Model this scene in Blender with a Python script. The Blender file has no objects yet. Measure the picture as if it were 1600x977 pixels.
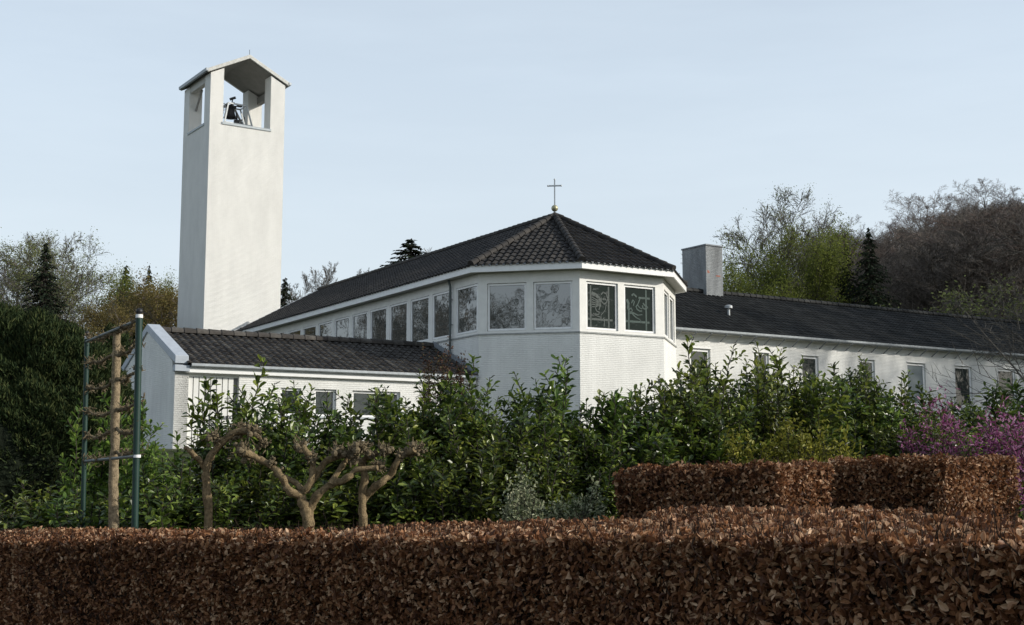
import bpy, bmesh, math, random
import numpy as np
from mathutils import Vector, Matrix
R = math.radians
SC = bpy.context.scene
COL = SC.collection

# ---------------------------------------------------------------- camera
F_PX, PITCH = 2000.0, 7.073
cam_data = bpy.data.cameras.new('camera')
cam_data.sensor_width = 36.0
cam_data.lens = 36.0 * F_PX / 1600.0
cam_data.clip_start, cam_data.clip_end = 0.1, 3000.0
cam = bpy.data.objects.new('camera', cam_data)
COL.objects.link(cam)
CZ = 1.7
cam.location = (0, 0, CZ)
cam.rotation_euler = (R(90 + PITCH), 0, 0)
SC.camera = cam

# ---------------------------------------------------------------- sky, sun, exposure
SUN_AZ, SUN_EL = 99.0, 24.0            # compass bearing from +Y, elevation
world = bpy.data.worlds.new('World'); SC.world = world; world.use_nodes = True
nt = world.node_tree; nt.nodes.clear()
wo = nt.nodes.new('ShaderNodeOutputWorld'); bg = nt.nodes.new('ShaderNodeBackground')
sky = nt.nodes.new('ShaderNodeTexSky'); sky.sky_type = 'NISHITA'; sky.sun_disc = False
sky.sun_elevation = R(SUN_EL); sky.sun_rotation = R(SUN_AZ)
sky.altitude = 100; sky.air_density = 1.0; sky.dust_density = 2.2; sky.ozone_density = 1.3
hz = nt.nodes.new('ShaderNodeMixRGB'); hz.blend_type = 'MIX'
tc = nt.nodes.new('ShaderNodeTexCoord'); mp = nt.nodes.new('ShaderNodeMapping'); nz = nt.nodes.new('ShaderNodeTexNoise')
mp.inputs['Scale'].default_value = (1.2, 1.2, 7.0)
nz.inputs['Scale'].default_value = 2.2; nz.inputs['Detail'].default_value = 5; nz.inputs['Roughness'].default_value = .55
mr = nt.nodes.new('ShaderNodeMapRange')
mr.inputs['From Min'].default_value = .35; mr.inputs['From Max'].default_value = .75
mr.inputs['To Min'].default_value = .58; mr.inputs['To Max'].default_value = .68
hz.inputs['Color2'].default_value = (7.45, 8.42, 9.25, 1)      # thin high veil of cloud
nt.links.new(tc.outputs['Generated'], mp.inputs['Vector']); nt.links.new(mp.outputs[0], nz.inputs['Vector'])
nt.links.new(nz.outputs[0], mr.inputs['Value'])
spz = nt.nodes.new('ShaderNodeSeparateXYZ'); elv = nt.nodes.new('ShaderNodeMapRange'); mfa = nt.nodes.new('ShaderNodeMath'); mfa.operation = 'MULTIPLY'
elv.inputs['From Min'].default_value = .30; elv.inputs['From Max'].default_value = .75; elv.inputs['To Min'].default_value = 1.0; elv.inputs['To Max'].default_value = .35   # the veil thins overhead
nt.links.new(tc.outputs['Generated'], spz.inputs[0]); nt.links.new(spz.outputs[2], elv.inputs['Value'])
nt.links.new(mr.outputs[0], mfa.inputs[0]); nt.links.new(elv.outputs[0], mfa.inputs[1]); nt.links.new(mfa.outputs[0], hz.inputs['Fac'])
nt.links.new(sky.outputs[0], hz.inputs['Color1'])
hw = nt.nodes.new('ShaderNodeMixRGB'); hw.inputs['Color2'].default_value = (6.1, 6.7, 7.05, 1)      # air whitening towards the horizon
hf = nt.nodes.new('ShaderNodeMapRange'); hf.inputs['From Min'].default_value = .02; hf.inputs['From Max'].default_value = .30; hf.inputs['To Min'].default_value = .75; hf.inputs['To Max'].default_value = 0
nt.links.new(spz.outputs[2], hf.inputs['Value']); nt.links.new(hf.outputs[0], hw.inputs['Fac']); nt.links.new(hz.outputs[0], hw.inputs['Color1']); nt.links.new(hw.outputs[0], bg.inputs['Color'])
bg.inputs['Strength'].default_value = 0.125
nt.links.new(bg.outputs[0], wo.inputs['Surface'])

sd = bpy.data.lights.new('sun', 'SUN'); sd.energy = 4.3; sd.angle = R(0.6); sd.color = (1.0, .945, .85)
sun = bpy.data.objects.new('sun', sd); COL.objects.link(sun); sun.location = (60, 0, 60)
sv = Vector((math.sin(R(SUN_AZ)) * math.cos(R(SUN_EL)), math.cos(R(SUN_AZ)) * math.cos(R(SUN_EL)), math.sin(R(SUN_EL))))
sun.rotation_euler = (-sv).to_track_quat('-Z', 'Y').to_euler()
SC.view_settings.view_transform = 'Standard'; SC.view_settings.look = 'None'
SC.view_settings.exposure = 0.0; SC.view_settings.gamma = 1.0; SC.view_settings.use_curve_mapping = False
SC.cycles.max_bounces = 8; SC.cycles.transparent_max_bounces = 8

# ---------------------------------------------------------------- helpers
cT, sT = math.cos(R(PITCH)), math.sin(R(PITCH))
def at(px, py, Y):
    """point at forward distance Y that stands on the sight line of a photo pixel"""
    a = (px - 800) / F_PX; b = (488.5 - py) / F_PX
    d = Vector((a, cT - b * sT, sT + b * cT))
    q = d * (Y / d.y)
    return Vector((q.x, q.y, q.z + CZ))
def dv(c): return np.array([math.sin(R(c)), math.cos(R(c))])

def mat(name, color, rough=.7, spec=.3, ramp=None, noise=None, bump=None, trans=0, rnd=None, metal=0, vary=None):
    """procedural material; rnd = list of colours spread by the 'rnd' face attribute; noise=(scale, amount)"""
    m = bpy.data.materials.new(name); m.use_nodes = True
    t = m.node_tree; b = t.nodes['Principled BSDF']
    b.inputs['Roughness'].default_value = rough; b.inputs['Specular IOR Level'].default_value = spec
    b.inputs['Metallic'].default_value = metal
    src = None
    if rnd:
        at_ = t.nodes.new('ShaderNodeAttribute'); at_.attribute_name = 'rnd'
        cr = t.nodes.new('ShaderNodeValToRGB'); e = cr.color_ramp.elements
        while len(e) < len(rnd): e.new(.5)
        for i, c in enumerate(rnd):
            e[i].position = i / (len(rnd) - 1); e[i].color = (*c, 1)
        t.links.new(at_.outputs['Fac'], cr.inputs[0]); src = cr.outputs[0]
    tcn = t.nodes.new('ShaderNodeTexCoord')
    if noise:
        n = t.nodes.new('ShaderNodeTexNoise'); n.inputs['Scale'].default_value = noise[0]; n.inputs['Detail'].default_value = 6
        n.inputs['Roughness'].default_value = .62
        t.links.new(tcn.outputs['Object'], n.inputs['Vector'])
        r2 = t.nodes.new('ShaderNodeMapRange'); r2.inputs['From Min'].default_value = .3; r2.inputs['From Max'].default_value = .7
        r2.inputs['To Min'].default_value = 1 - noise[1]; r2.inputs['To Max'].default_value = 1 + noise[1] * .6
        t.links.new(n.outputs[0], r2.inputs['Value'])
        mx = t.nodes.new('ShaderNodeVectorMath'); mx.operation = 'SCALE'
        if src: t.links.new(src, mx.inputs[0])
        else: mx.inputs[0].default_value = color[:3]
        t.links.new(r2.outputs[0], mx.inputs['Scale']); src = mx.outputs[0]
    if vary:      # every plant its own tint
        oi = t.nodes.new('ShaderNodeObjectInfo'); hv = t.nodes.new('ShaderNodeHueSaturation'); ma = t.nodes.new('ShaderNodeMapRange'); mb2 = t.nodes.new('ShaderNodeMapRange'); mfr = t.nodes.new('ShaderNodeMath')
        mfr.operation = 'FRACT'; mul = t.nodes.new('ShaderNodeMath'); mul.operation = 'MULTIPLY'; mul.inputs[1].default_value = 7.31
        ma.inputs['To Min'].default_value = .5 - vary[0]; ma.inputs['To Max'].default_value = .5 + vary[0]; mb2.inputs['To Min'].default_value = 1 - vary[1]; mb2.inputs['To Max'].default_value = 1 + vary[1]
        t.links.new(oi.outputs['Random'], ma.inputs['Value']); t.links.new(oi.outputs['Random'], mul.inputs[0]); t.links.new(mul.outputs[0], mfr.inputs[0]); t.links.new(mfr.outputs[0], mb2.inputs['Value'])
        t.links.new(ma.outputs[0], hv.inputs['Hue']); t.links.new(mb2.outputs[0], hv.inputs['Value'])
        if src: t.links.new(src, hv.inputs['Color'])
        else: hv.inputs['Color'].default_value = (*color[:3], 1)
        src = hv.outputs[0]
    if src: t.links.new(src, b.inputs['Base Color'])
    else: b.inputs['Base Color'].default_value = (*color[:3], 1)
    if bump:
        n = t.nodes.new('ShaderNodeTexNoise'); n.inputs['Scale'].default_value = bump[0]; n.inputs['Detail'].default_value = 5
        t.links.new(tcn.outputs['Object'], n.inputs['Vector'])
        bp = t.nodes.new('ShaderNodeBump'); bp.inputs['Strength'].default_value = bump[1]; bp.inputs['Distance'].default_value = bump[2]
        t.links.new(n.outputs[0], bp.inputs['Height']); t.links.new(bp.outputs[0], b.inputs['Normal'])
    if trans:
        tr = t.nodes.new('ShaderNodeBsdfTranslucent'); ms = t.nodes.new('ShaderNodeMixShader'); ms.inputs[0].default_value = trans
        if src: t.links.new(src, tr.inputs['Color'])
        else: tr.inputs['Color'].default_value = (*color[:3], 1)
        out = t.nodes['Material Output']
        t.links.new(b.outputs[0], ms.inputs[1]); t.links.new(tr.outputs[0], ms.inputs[2]); t.links.new(ms.outputs[0], out.inputs['Surface'])
    return m

def brick_mat(name, color, strength=.6, dist=.008, patch=None, stain=.18):
    """painted brickwork: courses and joints as bump, soft grime, a few bare bricks"""
    m = bpy.data.materials.new(name); m.use_nodes = True
    t = m.node_tree; b = t.nodes['Principled BSDF']; b.inputs['Roughness'].default_value = .75; b.inputs['Specular IOR Level'].default_value = .25
    tcn = t.nodes.new('ShaderNodeTexCoord'); sp = t.nodes.new('ShaderNodeSeparateXYZ'); ad = t.nodes.new('ShaderNodeMath'); cb = t.nodes.new('ShaderNodeCombineXYZ')
    t.links.new(tcn.outputs['Object'], sp.inputs[0]); t.links.new(sp.outputs[0], ad.inputs[0]); t.links.new(sp.outputs[1], ad.inputs[1])
    t.links.new(ad.outputs[0], cb.inputs[0]); t.links.new(sp.outputs[2], cb.inputs[1])
    br = t.nodes.new('ShaderNodeTexBrick'); br.inputs['Scale'].default_value = 1.0
    br.inputs['Brick Width'].default_value = .22; br.inputs['Row Height'].default_value = .0625
    br.inputs['Mortar Size'].default_value = .006; br.inputs['Mortar Smooth'].default_value = .4
    br.inputs['Color1'].default_value = (1, 1, 1, 1); br.inputs['Color2'].default_value = (.7, .7, .7, 1); br.inputs['Mortar'].default_value = (0, 0, 0, 1)
    t.links.new(cb.outputs[0], br.inputs['Vector'])
    n = t.nodes.new('ShaderNodeTexNoise'); n.inputs['Scale'].default_value = 26; n.inputs['Detail'].default_value = 4
    t.links.new(tcn.outputs['Object'], n.inputs['Vector'])
    mm = t.nodes.new('ShaderNodeMath'); mm.operation = 'MULTIPLY_ADD'; mm.inputs[1].default_value = .9
    t.links.new(n.outputs[0], mm.inputs[0]); t.links.new(br.outputs['Color'], mm.inputs[2])
    bp = t.nodes.new('ShaderNodeBump'); bp.inputs['Strength'].default_value = strength; bp.inputs['Distance'].default_value = dist
    t.links.new(mm.outputs[0], bp.inputs['Height']); t.links.new(bp.outputs[0], b.inputs['Normal'])
    n2 = t.nodes.new('ShaderNodeTexNoise'); n2.inputs['Scale'].default_value = .9; n2.inputs['Detail'].default_value = 7; n2.inputs['Roughness'].default_value = .65
    mpn = t.nodes.new('ShaderNodeMapping'); mpn.inputs['Scale'].default_value = (1.3, 1.3, .45)
    t.links.new(tcn.outputs['Object'], mpn.inputs[0]); t.links.new(mpn.outputs[0], n2.inputs['Vector'])
    r2 = t.nodes.new('ShaderNodeMapRange'); r2.inputs['From Min'].default_value = .35; r2.inputs['From Max'].default_value = .62
    r2.inputs['To Min'].default_value = 1 - stain; r2.inputs['To Max'].default_value = 1
    t.links.new(n2.outputs[0], r2.inputs['Value'])
    m1 = t.nodes.new('ShaderNodeMapRange'); m1.inputs['To Min'].default_value = .93; m1.inputs['To Max'].default_value = 1
    t.links.new(br.outputs['Color'], m1.inputs['Value'])
    mu = t.nodes.new('ShaderNodeMath'); mu.operation = 'MULTIPLY'; t.links.new(r2.outputs[0], mu.inputs[0]); t.links.new(m1.outputs[0], mu.inputs[1])
    vs = t.nodes.new('ShaderNodeVectorMath'); vs.operation = 'SCALE'; vs.inputs[0].default_value = color
    t.links.new(mu.outputs[0], vs.inputs['Scale']); src = vs.outputs[0]
    t.links.new(src, b.inputs['Base Color'])
    return m

M = {}
M['brick'] = brick_mat('white_painted_brick', (.82, .82, .79), 1.0, .010, stain=.17)
M['tower_brick'] = brick_mat('white_tower_brick', (.87, .865, .825), 1.0, .026, stain=.10)
M['chimney_brick'] = brick_mat('grey_painted_brick', (.38, .40, .41), 1.0, .05, stain=.45)
M['bare_brick'] = mat('bare_red_brick', (.38, .13, .08), .8, noise=(30, .3))
M['paint'] = mat('white_paint', (.74, .735, .70), .45, .4, noise=(3, .10), bump=(40, .1, .004))
M['trim'] = mat('white_trim', (.82, .82, .81), .4, .4, noise=(5, .06))
M['ledge'] = mat('sill_ledge', (.34, .35, .34), .6, noise=(8, .25))
M['greysill'] = mat('grey_coping', (.42, .46, .48), .5, noise=(8, .15))
M['coping'] = mat('blue_grey_coping', (.40, .44, .49), .5, .3, noise=(5, .12))
M['verge'] = mat('weathered_white_verge', (.56, .56, .53), .6, .3, noise=(6, .25))
M['soffit'] = mat('soffit_board', (.50, .49, .46), .7, noise=(4, .15))
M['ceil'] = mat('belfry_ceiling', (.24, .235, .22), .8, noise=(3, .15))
M['tile'] = mat('brown_black_tile', None, .7, .2, rnd=[(.026, .024, .023), (.040, .037, .034), (.058, .052, .046)], noise=(2.2, .35), bump=(60, .4, .01))
M['tile_old'] = mat('weathered_tile', None, .8, .25, rnd=[(.038, .034, .031), (.062, .056, .050), (.105, .098, .088)], noise=(5, .45), bump=(60, .5, .012))
M['tile_dark'] = mat('slate_grey_tile', None, .75, .15, rnd=[(.021, .0215, .021), (.033, .034, .033), (.049, .049, .047)], noise=(1.5, .35), bump=(60, .4, .01))
def lichen(m, col, lo, sc):
    t = m.node_tree; b = t.nodes['Principled BSDF']; l = b.inputs['Base Color'].links[0]; src = l.from_socket
    tcn = t.nodes.new('ShaderNodeTexCoord'); n = t.nodes.new('ShaderNodeTexNoise'); n.inputs['Scale'].default_value = sc; n.inputs['Detail'].default_value = 8; n.inputs['Roughness'].default_value = .7
    t.links.new(tcn.outputs['Object'], n.inputs['Vector']); r = t.nodes.new('ShaderNodeMapRange'); r.inputs['From Min'].default_value = lo; r.inputs['From Max'].default_value = lo + .12; r.inputs['To Max'].default_value = .6
    t.links.new(n.outputs[0], r.inputs['Value']); mx = t.nodes.new('ShaderNodeMixRGB'); t.links.new(r.outputs[0], mx.inputs[0]); t.links.new(src, mx.inputs[1]); mx.inputs[2].default_value = (*col, 1)
    t.links.new(mx.outputs[0], b.inputs['Base Color'])
lichen(M['tile_old'], (.16, .15, .125), .56, 3.5); lichen(M['tile'], (.085, .083, .072), .60, 2.5); lichen(M['tile_dark'], (.075, .075, .062), .60, 2.0)
M['zinc'] = mat('weathered_zinc', (.36, .39, .41), .5, .4, noise=(6, .2), metal=.3)
M['lead'] = mat('lead_flashing', (.22, .24, .26), .6, .3, noise=(6, .2))
M['pipe'] = mat('dark_downpipe', (.10, .12, .12), .5, .4, noise=(6, .2))
M['iron'] = mat('black_iron', (.015, .015, .016), .5, .4, noise=(12, .3))
M['galv'] = mat('galvanised_steel', (.42, .44, .45), .45, .5, noise=(14, .2), metal=.4)
M['gold'] = mat('tarnished_gilding', (.40, .38, .24), .45, .5, noise=(14, .35), metal=.5)
M['green_steel'] = mat('dark_green_coated_steel', (.010, .036, .028), .5, .35, noise=(7, .2))
M['film'] = mat('etched_window_film', (.068, .084, .078), .6, .3, noise=(16, .3))
M['film2'] = mat('etched_window_film_green', (.045, .076, .068), .6, .3, noise=(16, .3))
M['blind'] = mat('grey_window_blind', (.16, .19, .20), .7, noise=(3, .1))
M['recess'] = mat('board_door_paint', (.72, .72, .69), .55, .3, noise=(4, .08))
M['groove'] = mat('board_groove', (.20, .20, .19), .8, noise=(4, .1))
def glass(name, base, ior=1.85, wav=.0):
    m = bpy.data.materials.new(name); m.use_nodes = True; t = m.node_tree; b = t.nodes['Principled BSDF']
    b.inputs['Base Color'].default_value = (*base, 1); b.inputs['Roughness'].default_value = .015
    b.inputs['IOR'].default_value = ior; b.inputs['Specular IOR Level'].default_value = .5
    tcn = t.nodes.new('ShaderNodeTexCoord'); n = t.nodes.new('ShaderNodeTexNoise'); n.inputs['Scale'].default_value = 1.6
    t.links.new(tcn.outputs['Object'], n.inputs['Vector'])
    bp = t.nodes.new('ShaderNodeBump'); bp.inputs['Strength'].default_value = .25; bp.inputs['Distance'].default_value = .012
    t.links.new(n.outputs[0], bp.inputs['Height']); t.links.new(bp.outputs[0], b.inputs['Normal'])
    return m
M['glass'] = glass('dark_window_glass', (.045, .055, .054), 2.6)
M['glass_c'] = glass('plain_window_glass', (.030, .038, .035), 1.7)

def npmesh(name, V, faces, mats, rnd=None, smooth=False):
    """faces: (n,k) array or list of such arrays; rnd: per-face values"""
    V = np.asarray(V, float).reshape(-1, 3)
    if not isinstance(faces, list): faces = [faces]
    faces = [np.asarray(f, np.int32) for f in faces if len(f)]
    me = bpy.data.meshes.new(name)
    nl = sum(f.size for f in faces); nf = sum(len(f) for f in faces)
    me.vertices.add(len(V)); me.vertices.foreach_set('co', V.astype(np.float32).ravel())
    me.loops.add(nl); me.loops.foreach_set('vertex_index', np.concatenate([f.ravel() for f in faces]))
    me.polygons.add(nf)
    tot = np.concatenate([np.full(len(f), f.shape[1], np.int32) for f in faces])
    me.polygons.foreach_set('loop_start', (np.cumsum(tot) - tot).astype(np.int32))
    me.update(calc_edges=True); me.validate()
    if rnd is not None:
        a = me.attributes.new('rnd', 'FLOAT', 'FACE')
        if len(rnd) == len(me.polygons): a.data.foreach_set('value', np.asarray(rnd, np.float32))
    me.polygons.foreach_set('use_smooth', np.full(len(me.polygons), smooth))
    for m in (mats if isinstance(mats, list) else [mats]): me.materials.append(m)
    return me

def link(name, me, parent=None, frame=None):
    o = bpy.data.objects.new(name, me); COL.objects.link(o)
    if parent is not None:
        o.parent = parent
    if frame is not None:
        ox, oy, head = frame; base = Vector((ox, oy, 0))
        if parent is not None:
            pm = wmat(parent)
            o.matrix_local = pm.inverted() @ (Matrix.Translation(base) @ Matrix.Rotation(R(90 - head), 4, 'Z'))
        else:
            o.location = base; o.rotation_euler = (0, 0, R(90 - head))
    elif parent is not None:
        o.matrix_local = wmat(parent).inverted()
    return o
def wmat(o):
    m = o.matrix_basis.copy()
    while o.parent is not None:
        o = o.parent; m = o.matrix_basis @ m
    return m
def thing(name, label, cat, loc=(0, 0, 0), group=None):
    o = bpy.data.objects.new(name, None); o.empty_display_size = .3; COL.objects.link(o); o.location = loc
    return tag(o, label, cat, group)
def tag(o, label, cat, group=None, kind=None):
    if label: o['label'] = label
    if cat: o['category'] = cat
    if group: o['group'] = group
    if kind: o['kind'] = kind
    return o

class MB:
    """collects boxes, prisms and tubes into one mesh"""
    def __init__(s): s.v = []; s.f = []
    def add(s, vs, fs):
        k = len(s.v); s.v += [tuple(v) for v in vs]; s.f += [tuple(i + k for i in f) for f in fs]; return s
    def box(s, x0, x1, y0, y1, z0, z1):
        v = [(x, y, z) for z in (z0, z1) for y in (y0, y1) for x in (x0, x1)]
        return s.add(v, [(0, 2, 3, 1), (4, 5, 7, 6), (0, 1, 5, 4), (2, 6, 7, 3), (0, 4, 6, 2), (1, 3, 7, 5)])
    def bar(s, a, b, w, h, up=(0, 0, 1)):
        a, b = Vector(a), Vector(b); d = (b - a).normalized(); u = Vector(up)
        sx = d.cross(u)
        if sx.length < 1e-4: sx = d.cross(Vector((1, 0, 0)))
        sx.normalize(); uz = sx.cross(d).normalized()
        v = [p + sx * (i * w / 2) + uz * (j * h / 2) for p in (a, b) for i, j in ((-1, -1), (1, -1), (1, 1), (-1, 1))]
        return s.add(v, [(0, 1, 2, 3), (7, 6, 5, 4), (0, 4, 5, 1), (1, 5, 6, 2), (2, 6, 7, 3), (3, 7, 4, 0)])
    def tube(s, pts, rs, n=8, cap=True):
        pts = [Vector(p) for p in pts]
        if not isinstance(rs, (list, tuple)): rs = [rs] * len(pts)
        k = len(s.v); prev = None
        for i, p in enumerate(pts):
            d = (pts[min(i + 1, len(pts) - 1)] - pts[max(i - 1, 0)]).normalized()
            if prev is None: x = d.orthogonal().normalized()
            else:
                x = prev - d * prev.dot(d); x.normalize()
            prev = x; y = d.cross(x)
            for j in range(n):
                a = 2 * math.pi * j / n; s.v.append(tuple(p + (x * math.cos(a) + y * math.sin(a)) * rs[i]))
        for i in range(len(pts) - 1):
            for j in range(n):
                a = k + i * n + j; b = k + i * n + (j + 1) % n
                s.f.append((a, b, b + n, a + n))
        if cap:
            s.f.append(tuple(k + j for j in reversed(range(n)))); e = k + (len(pts) - 1) * n
            s.f.append(tuple(e + j for j in range(n)))
        return s
    def lathe(s, c, prof, n=20):
        k = len(s.v); c = Vector(c)
        for r, z in prof:
            for j in range(n):
                a = 2 * math.pi * j / n; s.v.append((c.x + r * math.cos(a), c.y + r * math.sin(a), c.z + z))
        for i in range(len(prof) - 1):
            for j in range(n):
                a = k + i * n + j; b = k + i * n + (j + 1) % n; s.f.append((a, b, b + n, a + n))
        return s
    def prism(s, poly, y0, y1):
        """poly in x,z extruded along y"""
        n = len(poly); v = [(x, y0, z) for x, z in poly] + [(x, y1, z) for x, z in poly]
        return s.add(v, [tuple(range(n)), tuple(range(2 * n - 1, n - 1, -1))] + [(i + n, (i + 1) % n + n, (i + 1) % n, i) for i in range(n)])
    def ball(s, c, r, n=12, sq=(1, 1, 1)):
        pr = [(r * math.sin(math.pi * i / n) + 1e-4, -r * math.cos(math.pi * i / n)) for i in range(n + 1)]
        return s.lathe(c, pr, n * 2)
    def wall(s, L, z0, z1, th, holes=()):
        """a straight wall from x=0 to L, outer face y=0, with real openings"""
        xs = sorted({0, L, *[h[0] for h in holes], *[h[1] for h in holes]}); zs = sorted({z0, z1, *[h[2] for h in holes], *[h[3] for h in holes]})
        inh = lambda x, z: any(h[0] < x < h[1] and h[2] < z < h[3] for h in holes)
        for a, b in zip(xs, xs[1:]):
            for c, d in zip(zs, zs[1:]):
                if inh((a + b) / 2, (c + d) / 2): continue
                s.add([(a, 0, c), (b, 0, c), (b, 0, d), (a, 0, d)], [(0, 1, 2, 3)])
                s.add([(a, th, c), (b, th, c), (b, th, d), (a, th, d)], [(3, 2, 1, 0)])
        for a, b, c, d in holes:
            s.add([(a, 0, c), (a, th, c), (a, th, d), (a, 0, d)], [(0, 1, 2, 3)]); s.add([(b, 0, c), (b, th, c), (b, th, d), (b, 0, d)], [(3, 2, 1, 0)])
            s.add([(a, 0, c), (b, 0, c), (b, th, c), (a, th, c)], [(0, 1, 2, 3)]); s.add([(a, 0, d), (b, 0, d), (b, th, d), (a, th, d)], [(3, 2, 1, 0)])
        s.add([(0, 0, z0), (0, th, z0), (0, th, z1), (0, 0, z1)], [(0, 1, 2, 3)]); s.add([(L, 0, z0), (L, th, z0), (L, th, z1), (L, 0, z1)], [(3, 2, 1, 0)])
        s.add([(0, 0, z1), (L, 0, z1), (L, th, z1), (0, th, z1)], [(0, 1, 2, 3)])
        return s
    def build(s, name, m, parent=None, frame=None, smooth=False, bevel=0, angle=40):
        me = bpy.data.meshes.new(name); me.from_pydata(s.v, [], s.f); me.materials.append(m)
        if bevel or smooth:
            bm = bmesh.new(); bm.from_mesh(me); bmesh.ops.remove_doubles(bm, verts=bm.verts, dist=1e-5)
            bmesh.ops.recalc_face_normals(bm, faces=bm.faces)
            if bevel: bmesh.ops.bevel(bm, geom=[e for e in bm.edges if e.is_manifold and e.calc_face_angle(0) > R(angle)], offset=bevel, segments=1, affect='EDGES')
            bm.to_mesh(me); bm.free()
        me.update()
        if smooth:
            me.polygons.foreach_set('use_smooth', [True] * len(me.polygons))
            me.set_sharp_from_angle(angle=R(angle))
        return link(name, me, parent, frame)

rs_ = np.random.RandomState(7)

# ---------------------------------------------------------------- terrain
def sstep(t): t = np.clip(t, 0, 1); return t * t * (3 - 2 * t)
def gz(x, y):
    x = np.asarray(x, float); y = np.asarray(y, float)
    base = 2.3 * sstep((y - 11) / 24) + .6 * sstep((y - 40) / 30) + .05 * np.minimum(x, 0) * np.clip((26 - y) / 12, 0, 1)
    hill = 22 * sstep((x + .25 * (y - 60) - 15) / 50) * sstep((y - 72) / 58)
    hill += 26 * sstep((y - 150) / 250) * sstep((x + 120) / 260)
    return base + hill
def grid_sheet(name, x0, x1, nx, y0, y1, ny, zf, m, dz=0):
    xs = np.linspace(x0, x1, nx); ys = np.linspace(y0, y1, ny); X, Y = np.meshgrid(xs, ys)
    Z = zf(X, Y) + dz; V = np.stack([X, Y, Z], -1).reshape(-1, 3)
    i = np.arange(nx * ny).reshape(ny, nx)
    Fc = np.stack([i[:-1, :-1], i[:-1, 1:], i[1:, 1:], i[1:, :-1]], -1).reshape(-1, 4)
    return link(name, npmesh(name, V, Fc, m, smooth=True))
M['soil'] = mat('grass_and_leaf_litter', (.050, .058, .024), .95, .1, noise=(.8, .5), bump=(9, .8, .08))
def axis(lo, a, b, hi, n1, n2, n3): return np.concatenate([np.linspace(lo, a, n1)[:-1], np.linspace(a, b, n2), np.linspace(b, hi, n3)[1:]])
xs = axis(-1200, -120, 160, 1200, 12, 120, 12); ys = axis(-900, -60, 260, 1500, 10, 130, 14)
X, Y = np.meshgrid(xs, ys); Z = gz(X, Y)
i = np.arange(X.size).reshape(X.shape)
g = link('ground', npmesh('ground', np.stack([X, Y, Z], -1), np.stack([i[:-1, :-1], i[:-1, 1:], i[1:, 1:], i[1:, :-1]], -1).reshape(-1, 4), M['soil'], smooth=True))
tag(g, None, None, kind='structure')

# ---------------------------------------------------------------- pantile roofs
def tile_roof(name, eave_a, eave_b, poly, m, parent, w=.24, row=.37, amp=.028, step=.034, seed=1, sub=6):
    """pantiles laid in courses on the plane of poly, cut along its edges"""
    A, B = np.array(eave_a, float), np.array(eave_b, float)
    u = (B - A) / np.linalg.norm(B - A); P = np.array(poly, float)
    n = None
    for p in P:
        c = np.cross(u, p - A)
        if np.linalg.norm(c) > 1: n = c / np.linalg.norm(c); break
    if n[2] < 0: n = -n
    v = np.cross(n, u)
    if v[2] < 0: v = -v
    uu = (P - A) @ u; vv = (P - A) @ v
    rr = np.random.RandomState(seed)
    c0, c1 = math.floor(uu.min() / w) - 1, math.ceil(uu.max() / w) + 1; r1 = math.ceil(vv.max() / row) + 1
    ph = np.linspace(0, 1, sub + 1); prof = amp * (np.sin(2 * np.pi * ph) + .35 * np.sin(4 * np.pi * ph + .6))
    VV = []; FF = []; RN = []; k = 0
    for r in range(-1, r1):
        off = 0
        for c in range(c0, c1):
            jit = rr.normal(0, .003); h = step + rr.normal(0, .003); rn = np.clip(rr.normal(.45, .24), 0, 1)
            us = (c + ph) * w
            lo = A + np.outer(us, u) + v * (r * row + jit) + np.outer(prof + h, n)
            hi = A + np.outer(us, u) + v * ((r + 1) * row + .02) + np.outer(prof, n)
            bt = A + np.outer(us, u) + v * (r * row + jit + .004) + np.outer(prof + h - .024, n)
            VV += [bt, lo, hi]
            m1 = sub + 1
            for j in range(sub):
                FF.append((k + j, k + j + 1, k + m1 + j + 1, k + m1 + j)); FF.append((k + m1 + j, k + m1 + j + 1, k + 2 * m1 + j + 1, k + 2 * m1 + j))
                RN += [rn, rn]
            k += 3 * m1
    me = npmesh(name, np.concatenate(VV), np.array(FF), m, RN)
    bm = bmesh.new(); bm.from_mesh(me)
    cen = P.mean(0)
    for a, b in zip(P, np.roll(P, -1, 0)):
        e = b - a; pn = np.cross(e, n); pn /= np.linalg.norm(pn)
        if (cen - a) @ pn > 0: pn = -pn
        if abs(e @ v) < .02 * np.linalg.norm(e) and (a - A) @ v < .1: a = a - v * .07   # tiles reach past the eave
        bmesh.ops.bisect_plane(bm, geom=bm.verts[:] + bm.edges[:] + bm.faces[:], plane_co=a, plane_no=pn, clear_outer=True)
    for f in bm.faces: f.smooth = True
    bm.to_mesh(me); bm.free(); me.set_sharp_from_angle(angle=R(35))
    return link(name, me, parent)
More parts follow.
